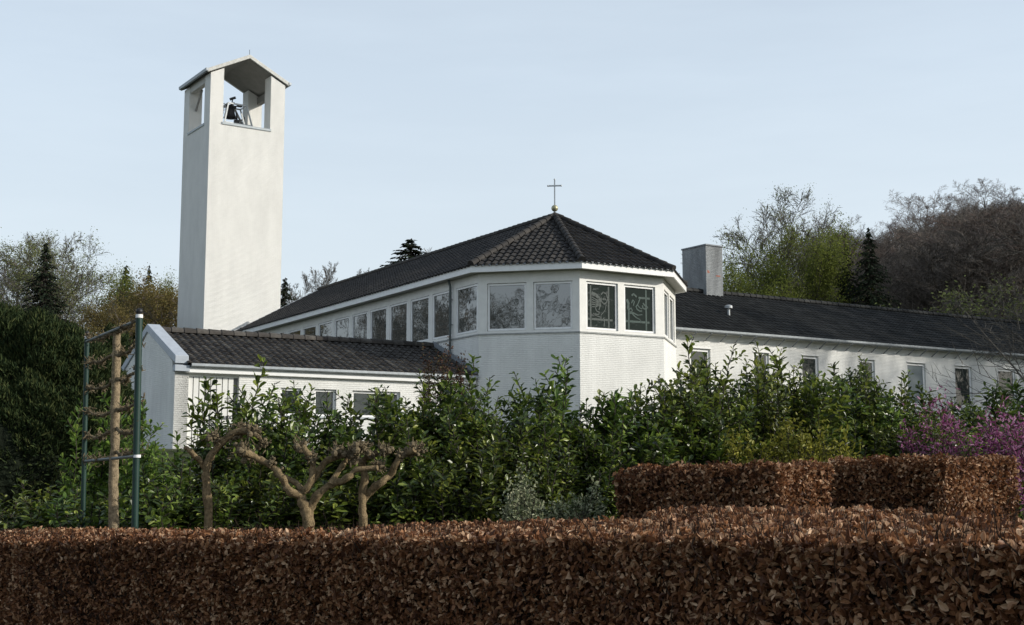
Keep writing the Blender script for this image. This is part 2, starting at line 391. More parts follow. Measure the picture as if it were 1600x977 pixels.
def ridge_caps(name, pts_a, pts_b, m, parent, r=.115, L=.36, lift=.05, seed=3):
    a, b = Vector(pts_a), Vector(pts_b); d = b - a; n = max(2, int(d.length / L)); rr = random.Random(seed)
    mb = MB(); dn = d.normalized(); side = dn.cross(Vector((0, 0, 1))).normalized(); up = side.cross(dn)
    for i in range(n):
        p = a + d * (i / n); q = a + d * ((i + 1.12) / n); k = len(mb.v); S = 8
        for (c, rad) in ((p, r * 1.12 + rr.uniform(-.004, .006)), (q, r * .92)):
            for j in range(S + 1):
                t = math.pi * (j / S) * 1.16 - math.pi * .08
                mb.v.append(tuple(c + side * (math.cos(t) * rad) + up * (math.sin(t) * rad + lift - .05)))
        for j in range(S): mb.f.append((k + j, k + j + 1, k + S + 2 + j, k + S + 1 + j))
        mb.f.append(tuple(k + j for j in range(S + 1)))
    me = bpy.data.meshes.new(name); me.from_pydata(mb.v, [], mb.f); me.materials.append(m)
    at_ = me.attributes.new('rnd', 'FLOAT', 'FACE'); at_.data.foreach_set('value', [(.45 + .3 * math.sin(i // 9 * 2.3)) for i in range(len(me.polygons))])
    me.polygons.foreach_set('use_smooth', [True] * len(me.polygons)); me.set_sharp_from_angle(angle=R(35))
    return link(name, me, parent)

def window(parent, frame, x0, x1, z0, z1, y=.05, fw=.065, m=None, pane=None, bars=(), sill=False, label=None):
    mb = MB(); d = .07
    mb.box(x0, x1, y, y + d, z1 - fw, z1); mb.box(x0, x1, y, y + d, z0, z0 + fw)
    mb.box(x0, x0 + fw, y, y + d, z0 + fw, z1 - fw); mb.box(x1 - fw, x1, y, y + d, z0 + fw, z1 - fw)
    for b in bars: mb.box(b - fw / 2, b + fw / 2, y, y + d, z0 + fw, z1 - fw)
    o = mb.build('window', m or M['trim'], parent, frame, bevel=.006)
    if label: o['label'] = label
    pb = MB(); edges = [x0 + fw] + [b for b in bars] + [x1 - fw]
    pb.box(x0 + fw - .01, x1 - fw + .01, y + .035, y + .045, z0 + fw - .01, z1 - fw + .01)
    pb.build('pane', pane or M['glass'], o, frame)
    if sill:
        MB().box(x0 - .05, x1 + .05, -.05, y + .03, z0 - .06, z0 - .002).build('sill', M['greysill'], o, frame, bevel=.006)
    return o

# ================================================================ CHURCH: nave with polygonal apse
PSI = 104.133; S8 = 3.474; K2 = np.array([2.2388, 42.0]); Bd, Cd, Dd, Nd = dv(PSI), dv(PSI - 45), dv(PSI - 90), dv(PSI + 45)
K1 = K2 - Bd * S8; K3 = K2 + Cd * S8; K4 = K3 + Dd * S8; bk = -Nd; AP = S8 * (1 + 2 ** .5) / 2
cen = (K1 + K2) / 2 - dv(PSI + 90) * AP
OH = .40
offs = lambda K: cen + (K - cen) * (AP + OH) / AP
F1, F2, F3, F4 = map(offs, (K1, K2, K3, K4))
ZS, ZFB, ZFT, ZAP = 4.56 + CZ, 6.64 + CZ, 6.85 + CZ, 9.34 + CZ
NL = 24.0
G0 = 1.2                                                                # walls start below the ground line
church = thing('church_building', 'long white church nave with many-sided windowed end, dark tiled roof and cross on its peak', 'church', (cen[0], cen[1], float(gz(*cen))))
K1e = K1 + bk * NL; F1e = F1 + bk * (NL + .3)
far = lambda P: P + dv(PSI - 45) * 2 * AP                               # across the nave
K4e = K4 + bk * NL; F4e = F4 + bk * (NL + .3)
fr_n = (K1e[0], K1e[1], PSI + 45); fr_b = (K1[0], K1[1], PSI); fr_c = (K2[0], K2[1], PSI - 45); fr_d = (K3[0], K3[1], PSI - 90); fr_o = (K4[0], K4[1], PSI - 135)
nave_w = [(NL - (.835 + 1.785 * i) - .755, NL - (.835 + 1.785 * i) + .755) for i in range(12)]
WZ0, WZ1 = 4.675 + CZ, 6.29 + CZ
sets = [(fr_n, NL, nave_w, WZ1 + .04), (fr_b, S8, [(.30, 1.66), (1.90, 3.23)], WZ1), (fr_c, S8, [(.27, 1.56), (1.82, 3.13)], WZ1), (fr_d, S8, [(.27, 1.56), (1.82, 3.13)], WZ1)]
for fi, (fr, L, ws, zt) in enumerate(sets):
    MB().wall(L, G0, ZS, .3).build('wall', M['brick'], church, fr)                                            # brick plinth
    bd = MB().wall(L, ZS + .004, ZFB, .16, [(a, b, WZ0, zt) for a, b in ws])
    bd.build('window_band', M['paint'], church, fr)
    MB().box(-.02, L + .02, -.035, .0, ZS - .02, ZS + .03).build('ledge', M['ledge'], church, fr)
    for wi, (a, b) in enumerate(ws):
        o = window(church, fr, a + .012, b - .012, WZ0 + .012, zt - .012, y=.012 if fi == 0 else .05, pane=M['glass_c'] if fi == 2 else M['glass'])
        if fi == 2:   # etched bands and a curling figure on the glass
            o['label'] = 'sunlit window with a pale etched %s between crossing bands' % ('winged figure' if wi == 0 else 'flying figure')
            fl = M['film'] if wi == 0 else M['film2']; w0, w1 = a + .09, b - .09; z0, z1 = WZ0 + .09, zt - .09; W_, H_ = w1 - w0, z1 - z0
            mb = MB(); yy = (.0795, .0835)
            Xp = lambda t: w0 + W_ * t; Zp = lambda t: z0 + H_ * t
            vb = (.12, .78) if wi == 0 else (.13, .78)
            for t in vb: mb.box(Xp(t) - .03, Xp(t) + .03, *yy, z0, Zp(.98 if t > .5 or wi == 0 else .62))
            for t, ta, tb in (((.19, 0, .92),) if wi == 0 else ((.20, .0, .9), (.78, .5, .92))):
                for q0, q1 in ((ta, vb[0] - .035), (vb[0] + .035, vb[1] - .035), (vb[1] + .035, tb)):
                    q0 = max(q0, ta)
                    if q1 - q0 > .02: mb.box(Xp(q0), Xp(q1), *yy, Zp(t) - .035, Zp(t) + .035)
            def stroke(pts, r0, r1=None):
                pts = [Vector((Xp(x), .077, Zp(z))) for x, z in pts]; n = len(pts)
                for i in range(n - 1):
                    t = i / max(1, n - 2); r = r0 + ((r1 or r0) - r0) * t
                    mb.bar(pts[i], pts[i + 1] + (pts[i + 1] - pts[i]) * .1, .003 + .0007 * (len(mb.f) % 3), r * 2, up=(0, 0, 1) if abs((pts[i + 1] - pts[i]).normalized().z) < .9 else (1, 0, 0))
            if wi == 0:
                for k in range(5): stroke([(.44, .62 - .02 * k), (.30, .66 - .045 * k), (.17, .70 - .055 * k), (.15, .68 - .055 * k)], .022, .012)
                stroke([(.15, .80), (.30, .76), (.42, .70), (.47, .60)], .06, .05)
                stroke([(.50, .78), (.58, .84), (.70, .80), (.74, .70), (.70, .60), (.60, .56), (.52, .62), (.50, .70)], .022)
                stroke([(.56, .66), (.62, .70), (.66, .66)], .03)
                stroke([(.44, .60), (.46, .50), (.42, .42)], .05, .02)
                stroke([(.68, .56), (.66, .44), (.58, .36), (.50, .30), (.48, .22)], .014)
                stroke([(.28, .46), (.34, .38), (.44, .36), (.40, .30), (.22, .32), (.34, .27), (.50, .24)], .018)
                stroke([(.58, .24), (.62, .14), (.60, .04)], .02)
            else:
                stroke([(.06, .72), (.12, .62), (.10, .50), (.14, .44)], .05, .03)
                stroke([(.24, .82), (.32, .86), (.42, .80)], .03)
                stroke([(.30, .58), (.34, .68), (.28, .72), (.24, .64)], .02)
                stroke([(.55, .76), (.48, .64), (.40, .56), (.44, .50), (.54, .46), (.62, .47)], .022)
                stroke([(.46, .60), (.54, .54), (.62, .52)], .018)
                stroke([(.14, .48), (.22, .52), (.26, .46), (.22, .42), (.14, .44)], .02)
                stroke([(.16, .40), (.32, .40), (.46, .36), (.62, .38)], .03, .014)
                stroke([(.26, .38), (.40, .30), (.54, .26), (.62, .18)], .022, .012)
                stroke([(.66, .66), (.74, .60), (.84, .56), (.74, .52), (.66, .54), (.64, .60)], .028)
            mb.build('etched_pattern', fl, o, fr)
# the far side, unseen from the front but closing the building
MB().wall(NL, G0, ZFB, .3).build('wall', M['brick'], church, fr_o)
gb = MB()
gfr = (K1e[0], K1e[1], PSI - 45)
half = AP
gb.prism([(0.01, G0), (2 * half - .01, G0), (2 * half - .01, ZFB + .1), (half, ZAP - .12), (.01, ZFB + .1)], -.3, -.02)
# polygon prism is built with local y towards the nave: shift it just inside the end
gb.build('gable_wall', M['brick'], church, gfr)
def ring(outer, inner, z0, z1):
    mb = MB(); n = len(outer)
    for i in range(n - 1):
        a, b, c, d = outer[i], outer[i + 1], inner[i + 1], inner[i]
        mb.add([(*a, z0), (*b, z0), (*c, z0), (*d, z0), (*a, z1), (*b, z1), (*c, z1), (*d, z1)],
               [(0, 3, 2, 1), (4, 5, 6, 7), (0, 1, 5, 4), (2, 3, 7, 6), (1, 2, 6, 5), (3, 0, 4, 7)])
    return mb
sh = lambda K, d: cen + (K - cen) * (AP + d) / AP
FI = [sh(K, OH - .05) for K in (K1, K2, K3, K4)]
FIe0 = FI[0] + bk * (NL + .3); FIe3 = FI[3] + bk * (NL + .3)
ring([F1e, F1, F2, F3, F4, F4e], [FIe0, *FI, FIe3], ZFB - .01, ZFT).build('fascia', M['trim'], church)
KI = [sh(K, -.05) for K in (K1, K2, K3, K4)]
ring([FIe0, *FI, FIe3], [KI[0] + bk * (NL + .3), *KI, KI[3] + bk * (NL + .3)], ZFB + .012, ZFB + .04).build('soffit', M['soffit'], church)
SH2 = [sh(K, .004) for K in (K1, K2, K3)]
ring([F1e + 0, F1, F2, F3, F4, F4e], [FIe0, *FI, FIe3], ZFT + .002, ZFT + .03).build('gutter_edge', M['lead'], church)
v3 = lambda P, z: (P[0], P[1], z)
RE = cen + bk * (NL + .3 - S8 / 2)
ZT = ZFT + .02
apex = v3(cen, ZAP); rend = v3(RE, ZAP)
deck = MB()
for q in ([F1e, F1, None, 'r'], ): pass
dk = lambda P, z: (P[0], P[1], z - .05)
deck.add([dk(F1e, ZT), dk(F1, ZT), dk(cen, ZAP), dk(RE, ZAP)], [(0, 1, 2, 3)]); deck.add([dk(F1, ZT), dk(F2, ZT), dk(cen, ZAP)], [(0, 1, 2)])
deck.add([dk(F2, ZT), dk(F3, ZT), dk(cen, ZAP)], [(0, 1, 2)]); deck.add([dk(F3, ZT), dk(F4, ZT), dk(cen, ZAP)], [(0, 1, 2)])
deck.add([dk(F4, ZT), dk(F4e, ZT), dk(RE, ZAP), dk(cen, ZAP)], [(0, 1, 2, 3)])
roof = deck.build('roof', M['tile'], church)
tile_roof('roof_tiles', v3(F1e, ZT), v3(F1, ZT), [v3(F1e, ZT), v3(F1, ZT), apex, rend], M['tile'], roof, seed=1)
tile_roof('roof_tiles', v3(F1, ZT), v3(F2, ZT), [v3(F1, ZT), v3(F2, ZT), apex], M['tile'], roof, seed=2)
tile_roof('roof_tiles', v3(F2, ZT), v3(F3, ZT), [v3(F2, ZT), v3(F3, ZT), apex], M['tile'], roof, seed=3)
tile_roof('roof_tiles', v3(F3, ZT), v3(F4, ZT), [v3(F3, ZT), v3(F4, ZT), apex], M['tile'], roof, seed=4)
tile_roof('roof_tiles', v3(F4, ZT), v3(F4e, ZT), [v3(F4, ZT), v3(F4e, ZT), rend, apex], M['tile'], roof, seed=5, sub=3)
for k, Fp in enumerate((F1, F2, F3, F4)):
    ridge_caps('hip_caps', v3(Fp, ZT + .04), v3(cen, ZAP + .05), M['tile'], roof, seed=k)
ridge_caps('ridge_caps', rend[:2] + (ZAP + .03,), apex[:2] + (ZAP + .03,), M['tile'], roof, seed=9)
vg = MB()
for P_, Q_ in ((F1e, RE), (F4e, RE)):
    a = Vector(v3(P_, ZT - .06)); b = Vector(v3(Q_, ZAP - .06)); vg.bar(a + Vector((*(bk * .03), 0)), b + Vector((*(bk * .03), 0)), .05, .22)
vg.build('verge_board', M['trim'], church)
# cross on the peak
cr = MB(); c0 = Vector(apex)
cr.lathe(c0 + Vector((0, 0, -.02)), [(.16, 0), (.13, .08), (.045, .14), (.035, .22)], 14)
crs = cr.build('roof_cross', M['lead'], church, smooth=True); crs['label'] = 'thin metal cross on a ball at the roof peak'
MB().ball(c0 + Vector((0, 0, .31)), .125, 10).build('ball', M['gold'], crs, smooth=True)
cb_ = MB(); dirr = Vector((*dv(PSI - 8), 0))
cb_.bar(c0 + Vector((0, 0, .42)), c0 + Vector((0, 0, 1.40)), .045, .045)
cb_.bar(c0 + Vector((0, 0, 1.16)) - dirr * .245, c0 + Vector((0, 0, 1.16)) + dirr * .245, .052, .046)
for e in (-1, 1): cb_.ball(c0 + Vector((0, 0, 1.16)) + dirr * .245 * e, .036, 5)
cb_.ball(c0 + Vector((0, 0, 1.40)), .034, 5)
cb_.build('cross', M['galv'], crs)
# downpipe
pp = MB(); x_ = NL - 1.86
pp.tube([(x_, -.16, ZFB + .02), (x_, -.13, ZFB - .10), (x_, -.09, ZFB - .22), (x_, -.09, G0)], .045, 10)
for z in (ZFB - .7, ZS + .5, ZS - .6): pp.box(x_ - .065, x_ + .065, -.14, -.03, z, z + .03)
pp.build('downpipe', M['pipe'], church, fr_n, smooth=True)

# ================================================================ BELL TOWER
TP = np.array([-15.80, 65.13]); TA = 56.14; wR, wL = 4.20, 3.98
tR, tL = dv(TA), dv(TA - 90)
tower = thing('bell_tower', 'tall white brick bell tower with open belfry under a small gabled roof', 'bell tower', (TP[0], TP[1], float(gz(*TP))))
fr_t = (TP[0], TP[1], TA)        # local x along the sunlit face, y away into the tower
zc = lambda z: z + CZ
ZB = zc(18.10); ZE = zc(20.93); ZP = zc(21.98)
sh_ = MB()
sh_.box(0, wR, 0, wL, 0.5, ZB)
sh_.build('shaft', M['tower_brick'], tower, fr_t)
pw, pd = .72, .84
for (x0, x1) in ((0, pw), (wR - .82, wR)):
    for (y0, y1) in ((0, pd), (wL - .80, wL)):
        mid = wR / 2; top = lambda x: ZE - .12 + (ZP - ZE) * (1 - abs(x - mid) / mid) - .02
        p = MB(); p.prism([(x0, ZB + .002), (x1, ZB + .002), (x1, top(x1)), (x0, top(x0))], y0, y1)
        p.build('post', M['tower_brick'], tower, fr_t)
# ring beams under the eaves on the two long sides
for y0, y1, x0, x1 in ((pd + .003, wL - .803, .03, .30), (pd + .003, wL - .803, wR - .30, wR - .03)):
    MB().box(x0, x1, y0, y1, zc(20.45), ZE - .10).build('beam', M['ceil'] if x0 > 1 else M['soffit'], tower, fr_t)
# sills
for x0, x1, y0, y1 in ((pw - .05, wR - .77, -.05, .16), (pw - .05, wR - .77, wL - .16, wL + .05)):
    MB().box(x0, x1, y0, y1, ZB + .004, ZB + .13).build('sill', M['greysill'], tower, fr_t, bevel=.01)
for x0, x1 in ((-.05, .16), (wR - .16, wR + .05)):
    MB().box(x0, x1, pd - .05, wL - .75, ZB + .004, ZB + .13).build('sill', M['greysill'], tower, fr_t, bevel=.01)
# roof: two sloping slabs, white verge at the gable, ridge runs into depth
ov, og = .17, .10
sl = (ZP - ZE) / (wR / 2)
def slab(s0, th, y0, y1, over, z_off=0):
    xa = -over; xb = wR + over; m_ = wR / 2
    e = lambda x: ZE + (ZP - ZE) * (1 - abs(x - m_) / m_) + z_off
    return MB().prism([(xa, e(xa)), (m_, e(m_)), (xb, e(xb)), (xb, e(xb) + th), (m_, e(m_) + th), (xa, e(xa) + th)], y0, y1)
tr = slab(0, .12, .02, wL - .02, ov - .02, 0).build('roof', M['lead'], tower, fr_t)
tr.data.materials[0] = M['lead']
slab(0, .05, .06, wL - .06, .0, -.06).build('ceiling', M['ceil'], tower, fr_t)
for y0, y1 in ((-og, .017), (wL - .017, wL + og)):
    slab(0, .21, y0, y1, ov + .03, -.07).build('verge_board', M['verge'], tower, fr_t, bevel=.012)
for sx in (-1, 1):
    xg = -ov - .07 if sx < 0 else wR + ov + .07; gq = MB(); zz = ZE - sl * .17 + .02
    gq.prism([(xg - .075, zz + .10), (xg - .055, zz - .05), (xg + .055, zz - .05), (xg + .075, zz + .10)], -og - .03, wL + og)
    gq.build('gutter', M['zinc'], tower, fr_t)
MB().tube([(wR / 2, -.02, ZP + .1), (wR / 2, -.02, ZP + .42)], .012, 6).build('lightning_rod', M['iron'], tower, fr_t)
for a, b in (((.36, wL - .86, zc(19.5)), (.36, wL - 1.75, zc(20.45))), ((wR - .4, wL - .30, zc(20.1)), (wR - 1.15, wL - .30, zc(19.4))), ((wR - 1.6, wL - .25, zc(20.5)), (wR - .9, wL - .25, zc(19.3)))):
    MB().bar(a, b, .09, .09).build('brace', M['ceil'], tower, fr_t)
# bell and its stand
def L2W(fr, x, y, z=0):
    d = dv(fr[2]); l = dv(fr[2] - 90); return Vector((fr[0] + d[0] * x + l[0] * y, fr[1] + d[1] * x + l[1] * y, z))
bx, by = 1.98, 1.9
bell = thing('bell', 'small dark bell with wheel in a pale steel stand inside the open belfry', 'bell', L2W(fr_t, bx, by, ZB))
fb = MB(); zb = ZB + .50
for x in (bx - .62, bx + .98):
    for y in (by - .45, by + .45): fb.box(x - .05, x + .05, y - .05, y + .05, ZB + .002, zb)
for y in (by - .45, by + .45):
    P = [(bx - .62, y, zb), (bx - .42, y, zb + 1.15), (bx + .62, y, zb + 1.15), (bx + .98, y, zb)]
    for a, b in zip(P, P[1:]): fb.bar(a, b, .07, .07)
    fb.bar((bx - .62, y, zb + .06), (bx + .98, y, zb + .06), .07, .07)
for x, z in ((bx - .42, zb + 1.15), (bx + .62, zb + 1.15), (bx - .62, zb + .06), (bx + .98, zb + .06)): fb.bar((x, by - .45, z), (x, by + .45, z), .06, .06)
fb.build('stand', M['galv'], bell, fr_t)
bb = MB(); bb.lathe((bx - .12, by, zb + .46), [(.35, 0), (.33, .03), (.27, .16), (.225, .34), (.205, .50), (.15, .60), (.03, .64)], 20)
bb.lathe((bx - .12, by, zb + .48), [(.27, 0), (.19, .16), (.15, .34), (.13, .52), (.01, .56)], 20)
bb.build('bell_body', M['iron'], bell, fr_t, smooth=True)
hs = MB(); hs.box(bx - .42, bx + .18, by - .10, by + .10, zb + 1.02, zb + 1.16); hs.tube([(bx - .12, by - .5, zb + 1.19), (bx - .12, by + .5, zb + 1.19)], .035, 8)
hs.bar((bx - .05, by, zb + 1.2), (bx - .02, by, zb + 1.55), .05, .05); hs.bar((bx - .16, by, zb + 1.50), (bx + .14, by, zb + 1.64), .11, .13)
hs.box(bx + .25, bx + .52, by - .1, by + .1, zb + 1.16, zb + 1.28)
hs.build('headstock', M['iron'], bell, fr_t)
wh = MB(); n = 28; wr = .42
pts = [(bx - .55, by + wr * math.cos(2 * math.pi * k / n), zb + .78 + wr * math.sin(2 * math.pi * k / n)) for k in range(n + 1)]
wh.tube(pts, .022, 6, cap=False)
for k in range(4):
    a = math.pi * k / 4; wh.bar((bx - .55, by - wr * math.cos(a), zb + .78 - wr * math.sin(a)), (bx - .55, by + wr * math.cos(a), zb + .78 + wr * math.sin(a)), .02, .02)
wh.build('wheel', M['galv'], bell, fr_t)
mo = MB(); mo.bar((bx + .30, by, zb + .08), (bx + .22, by, zb + .80), .07, .07); mo.box(bx + .12, bx + .36, by - .1, by + .1, zb + .16, zb + .40); mo.bar((bx - .1, by, zb + .15), (bx + .55, by, zb + .26), .05, .05)
mo.build('striking_hammer', M['iron'], bell, fr_t)

# ================================================================ ANNEX (low building with parapet gable)
AA = 58.7; A0 = np.array([-9.946, 37.7]); aR, aL = dv(AA), dv(AA - 90)
fr_a = (A0[0], A0[1], AA)
# length until the nave wall
Mx = np.array([[aR[0], Nd[0]], [aR[1], Nd[1]]]); tt = np.linalg.solve(Mx, K1 - A0); AL = tt[0]
annex = thing('garage_annex', 'low white annex with raised blue-grey shaded gable, tiled roof and boarded door', 'annex', (A0[0], A0[1], float(gz(*A0))))
za_e, za_r, aq = zc(3.16), zc(4.40), 3.0
rec = (.42, 1.97, G0, zc(2.87))
w1 = (3.30, 3.98, zc(1.70), zc(2.56)); w2 = (4.42, 5.16, zc(1.70), zc(2.56)); w3 = (5.71, 7.40, zc(1.70), zc(2.55))
MB().wall(AL - .02, G0, zc(3.02), .28, [rec, w1, w2, w3]).build('wall', M['brick'], annex, fr_a)
gp = [(0, G0), (2 * aq + .3, G0), (2 * aq + .3, za_e), (aq, za_r + .05), (0, za_e)]
# gable wall: prism along local x -> build in a turned frame
fr_ag = (A0[0], A0[1], AA - 90)      # local x into depth, local y = to the left of that = outwards
gm = MB(); gm.prism([(.285, G0), (2 * aq + .3, G0), (2 * aq + .3, za_e - .02), (aq, za_r + .02), (.285, za_e + .10)], -.26, 0)
gm.add([(0, 0, G0), (0, -.26, G0)], [])
gm.build('gable_wall', M['brick'], annex, fr_ag)
MB().box(.0, .28, -.415, -.002, G0, zc(3.05)).build('corner_pier', M['brick'], annex, fr_ag)
cp = MB()
for (xa, za, xb, zb_) in ((-.14, zc(3.16), aq, za_r + .10), (2 * aq + .5, zc(3.02), aq, za_r + .10)):
    k = 1 if xa < aq else -1
    cp.add([(xa, .05, za), (xa, -.36, za), (xa, -.36, za + .24), (xa, .05, za + .24), (xb, .05, zb_ - .12), (xb, -.36, zb_ - .12), (xb, -.36, zb_ + .13), (xb, .05, zb_ + .13)],
           [(0, 1, 2, 3), (7, 6, 5, 4), (0, 4, 5, 1), (1, 5, 6, 2), (2, 6, 7, 3), (3, 7, 4, 0)])
cp.build('gable_coping', M['coping'], annex, fr_ag, bevel=.012)
MB().box(-.16, .06, -.40, .055, zc(2.93), zc(3.12)).build('coping_block', M['coping'], annex, fr_ag, bevel=.01)
# boarded recess
bdm = MB(); n = 8; wbd = (1.85 - .42) / n
for k in range(n): bdm.box(.425 + k * wbd, .425 + (k + 1) * wbd - .028, .10, .125, G0, zc(2.80))
bdm.box(.425, 1.965, .08, .14, zc(2.802), zc(2.868)); 
bdd = bdm.build('boarded_door', M['recess'], annex, fr_a)
MB().box(.42, 1.97, .14, .16, G0, zc(2.80)).build('door_backing', M['groove'], annex, fr_a)
# wrought iron lettering
def text_mesh(body, size, m, parent, fr, x, y, z, rot=0, ext=.004):
    cu = bpy.data.curves.new('lettering', 'FONT'); cu.body = body; cu.size = size; cu.extrude = ext; cu.offset = .0015
    o = bpy.data.objects.new('tmp', cu); COL.objects.link(o); dg = bpy.context.evaluated_depsgraph_get(); dg.update()
    me = bpy.data.meshes.new_from_object(o.evaluated_get(dg)); bpy.data.objects.remove(o)
    for v in me.vertices:
        c, s = math.cos(rot), math.sin(rot); X_ = v.co.x * c - v.co.y * s; Z_ = v.co.x * s + v.co.y * c
        v.co = (x + X_, y - v.co.z, z + Z_)
    me.materials.clear(); me.materials.append(m)
    return link('lettering', me, parent, fr)
sign = thing('iron_lettering', 'small dark wrought iron letters fixed on the white boarded door', 'sign', L2W(fr_a, 1.3, .08, zc(1.5)))
text_mesh('bronuto', .23, M['iron'], sign, fr_a, 1.10, .085, zc(1.50), .10)
text_mesh('Sale', .20, M['iron'], sign, fr_a, 1.06, .085, zc(1.34), .05)
text_mesh('lin', .19, M['iron'], sign, fr_a, 1.12, .085, zc(1.18), .05)
# gutter, fascia
MB().box(.30, AL - .05, -.13, -.02, zc(2.905), zc(3.06)).build('fascia', M['trim'], annex, fr_a, bevel=.008)
gq = MB(); gq.prism([(0, 0), (0, 0)], 0, 0) if False else None
gt = MB(); n = 6
sec = [(-.27, zc(3.175)), (-.27, zc(3.10)), (-.22, zc(3.063)), (-.10, zc(3.063)), (-.02, zc(3.10)), (-.02, zc(3.175)), (-.04, zc(3.175)), (-.05, zc(3.11)), (-.23, zc(3.11)), (-.255, zc(3.175))]
kx = len(gt.v); xs_ = (.42, AL - .05)
gt.v += [(x, y, z) for x in xs_ for y, z in sec]; ns = len(sec)
gt.f += [(i, (i + 1) % ns, (i + 1) % ns + ns, i + ns) for i in range(ns)] + [tuple(range(ns)), tuple(range(2 * ns - 1, ns - 1, -1))]
gt.build('gutter', M['zinc'], annex, fr_a)
for w, bars in ((w1, ()), (w2, ()), (w3, (6.55,))):
    window(annex, fr_a, w[0] + .01, w[1] - .01, w[2] + .01, w[3] - .01, y=.08, pane=M['glass_c'], bars=bars, sill=True)
# roof
aw = lambda x, y, z: tuple(L2W(fr_a, x, y, z))
rf0, rf1 = aw(.30, -.20, za_e + .02), aw(AL - .02, -.20, za_e + .02); rr0, rr1 = aw(.30, aq, za_r), aw(AL - .02, aq, za_r)
rb0, rb1 = aw(.30, 2 * aq + .4, za_e + .02), aw(AL - .02, 2 * aq + .4, za_e + .02)
low = lambda p: (p[0], p[1], p[2] - .05)
rm = MB().add([low(rf0), low(rf1), low(rr1), low(rr0)], [(0, 1, 2, 3)]).add([low(rr0), low(rr1), low(rb1), low(rb0)], [(0, 1, 2, 3)]).build('roof', M['tile_old'], annex)
tile_roof('roof_tiles', rf0, rf1, [rf0, rf1, rr1, rr0], M['tile_old'], rm, w=.25, row=.34, seed=11)
tile_roof('roof_tiles', rb0, rb1, [rb0, rb1, rr1, rr0], M['tile_old'], rm, w=.25, row=.34, seed=12, sub=3)
ridge_caps('ridge_caps', rr0[:2] + (za_r + .04,), rr1[:2] + (za_r + .04,), M['tile_old'], rm, r=.13, L=.40, seed=5)
a_, b_ = Vector(aw(AL - .06, -.18, za_e + .14)), Vector(aw(AL - .06, aq, za_r + .14))
MB().bar(a_, b_, .03, .16).build('wall_flashing', M['lead'], annex)

# ================================================================ WING
WA = 57.466; W0 = np.array([6.536, 50.0]); wRd, wLd = dv(WA), dv(WA - 90)
W0 = W0 + wLd * .32; WS = -6.2; W0 = W0 + wRd * WS
fr_w = (W0[0], W0[1], WA); WLn = 34 - WS + 6
wing = thing('wing_building', 'long low white wing with dark tiled roof running right behind the shrubs', 'building', (W0[0], W0[1], float(gz(*W0))))
wwin = [(.85, 1.92), (4.25, 5.12), (7.0, 8.0), (10.50, 11.48), (13.58, 14.82), (16.85, 18.06), (20.0, 21.3), (23.2, 24.4), (26.5, 27.7), (29.8, 31)]
wz1 = zc(4.87); wz0 = zc(2.95)
off_ = -WS
MB().wall(WLn, G0, zc(5.46), .3, [(a + off_, b + off_, wz0, wz1) for a, b in wwin]).build('wall', M['brick'], wing, fr_w)
MB().box(0.01, WLn - .01, 8.3, 8.6, G0, zc(5.46)).build('wall', M['brick'], wing, fr_w)
for x in (0.0, WLn - .3):
    MB().add([(x, .3, G0), (x, 8.3, G0), (x, 8.3, zc(5.4)), (x, 4.3, zc(7.7)), (x, .3, zc(5.4)), (x + .3, .3, G0), (x + .3, 8.3, G0), (x + .3, 8.3, zc(5.4)), (x + .3, 4.3, zc(7.7)), (x + .3, .3, zc(5.4))],
             [(0, 1, 2, 3, 4), (9, 8, 7, 6, 5), (0, 5, 6, 1), (1, 6, 7, 2), (2, 7, 8, 3), (3, 8, 9, 4), (4, 9, 5, 0)]).build('end_wall', M['brick'], wing, fr_w)
for k, (a, b) in enumerate(wwin):
    o = window(wing, fr_w, a + off_ + .012, b + off_ - .012, wz0 + .012, wz1 - .012, y=.07, fw=.09, pane=M['blind'] if k == 4 else M['glass_c'])
    if k == 4: o['label'] = 'window with a grey blind drawn down'
    MB().box(a + off_ - .03, b + off_ + .03, -.03, -.002, wz1 + .012, wz1 + .05).build('lintel_strip', M['trim'], o, fr_w)
ww = lambda x, y, z: tuple(L2W(fr_w, x, y, z))
ze_, zr_ = zc(5.60), zc(7.93)
f0, f1, r0, r1 = ww(-.2, -.36, ze_), ww(WLn, -.36, ze_), ww(-.2, 4.25, zr_), ww(WLn, 4.25, zr_)
b0, b1 = ww(-.2, 8.9, ze_), ww(WLn, 8.9, ze_)
wrf = MB().add([low(f0), low(f1), low(r1), low(r0)], [(0, 1, 2, 3)]).add([low(r0), low(r1), low(b1), low(b0)], [(0, 1, 2, 3)]).build('roof', M['tile_dark'], wing)
tile_roof('roof_tiles', f0, f1, [f0, f1, r1, r0], M['tile_dark'], wrf, w=.26, row=.36, seed=21, sub=5)
tile_roof('roof_tiles', b0, b1, [b0, b1, r1, r0], M['tile_dark'], wrf, w=.26, row=.36, seed=22, sub=2)
ridge_caps('ridge_caps', r0[:2] + (zr_ + .04,), r1[:2] + (zr_ + .04,), M['tile_dark'], wrf, r=.12, L=.38, seed=6)
MB().box(0, WLn, -.30, -.003, zc(5.455), zc(5.475)).build('soffit', M['soffit'], wing, fr_w)
sec = [(-.50, zc(5.60)), (-.49, zc(5.52)), (-.43, zc(5.477)), (-.36, zc(5.477)), (-.31, zc(5.52)), (-.31, zc(5.57)), (-.33, zc(5.57)), (-.38, zc(5.50)), (-.43, zc(5.50)), (-.48, zc(5.60))]
gt = MB(); gt.v += [(x, y, z) for x in (0, WLn) for y, z in sec]; gt.f += [(i, (i + 1) % ns, (i + 1) % ns + ns, i + ns) for i in range(ns)]
gt.build('gutter', M['zinc'], wing, fr_w)
bkm = MB().bar((0, -.44, zc(5.46)), (0, -.03, zc(5.20)), .035, .03).build('gutter_bracket', M['lead'], wing, fr_w)
loc0 = bkm.location.copy(); k = 0
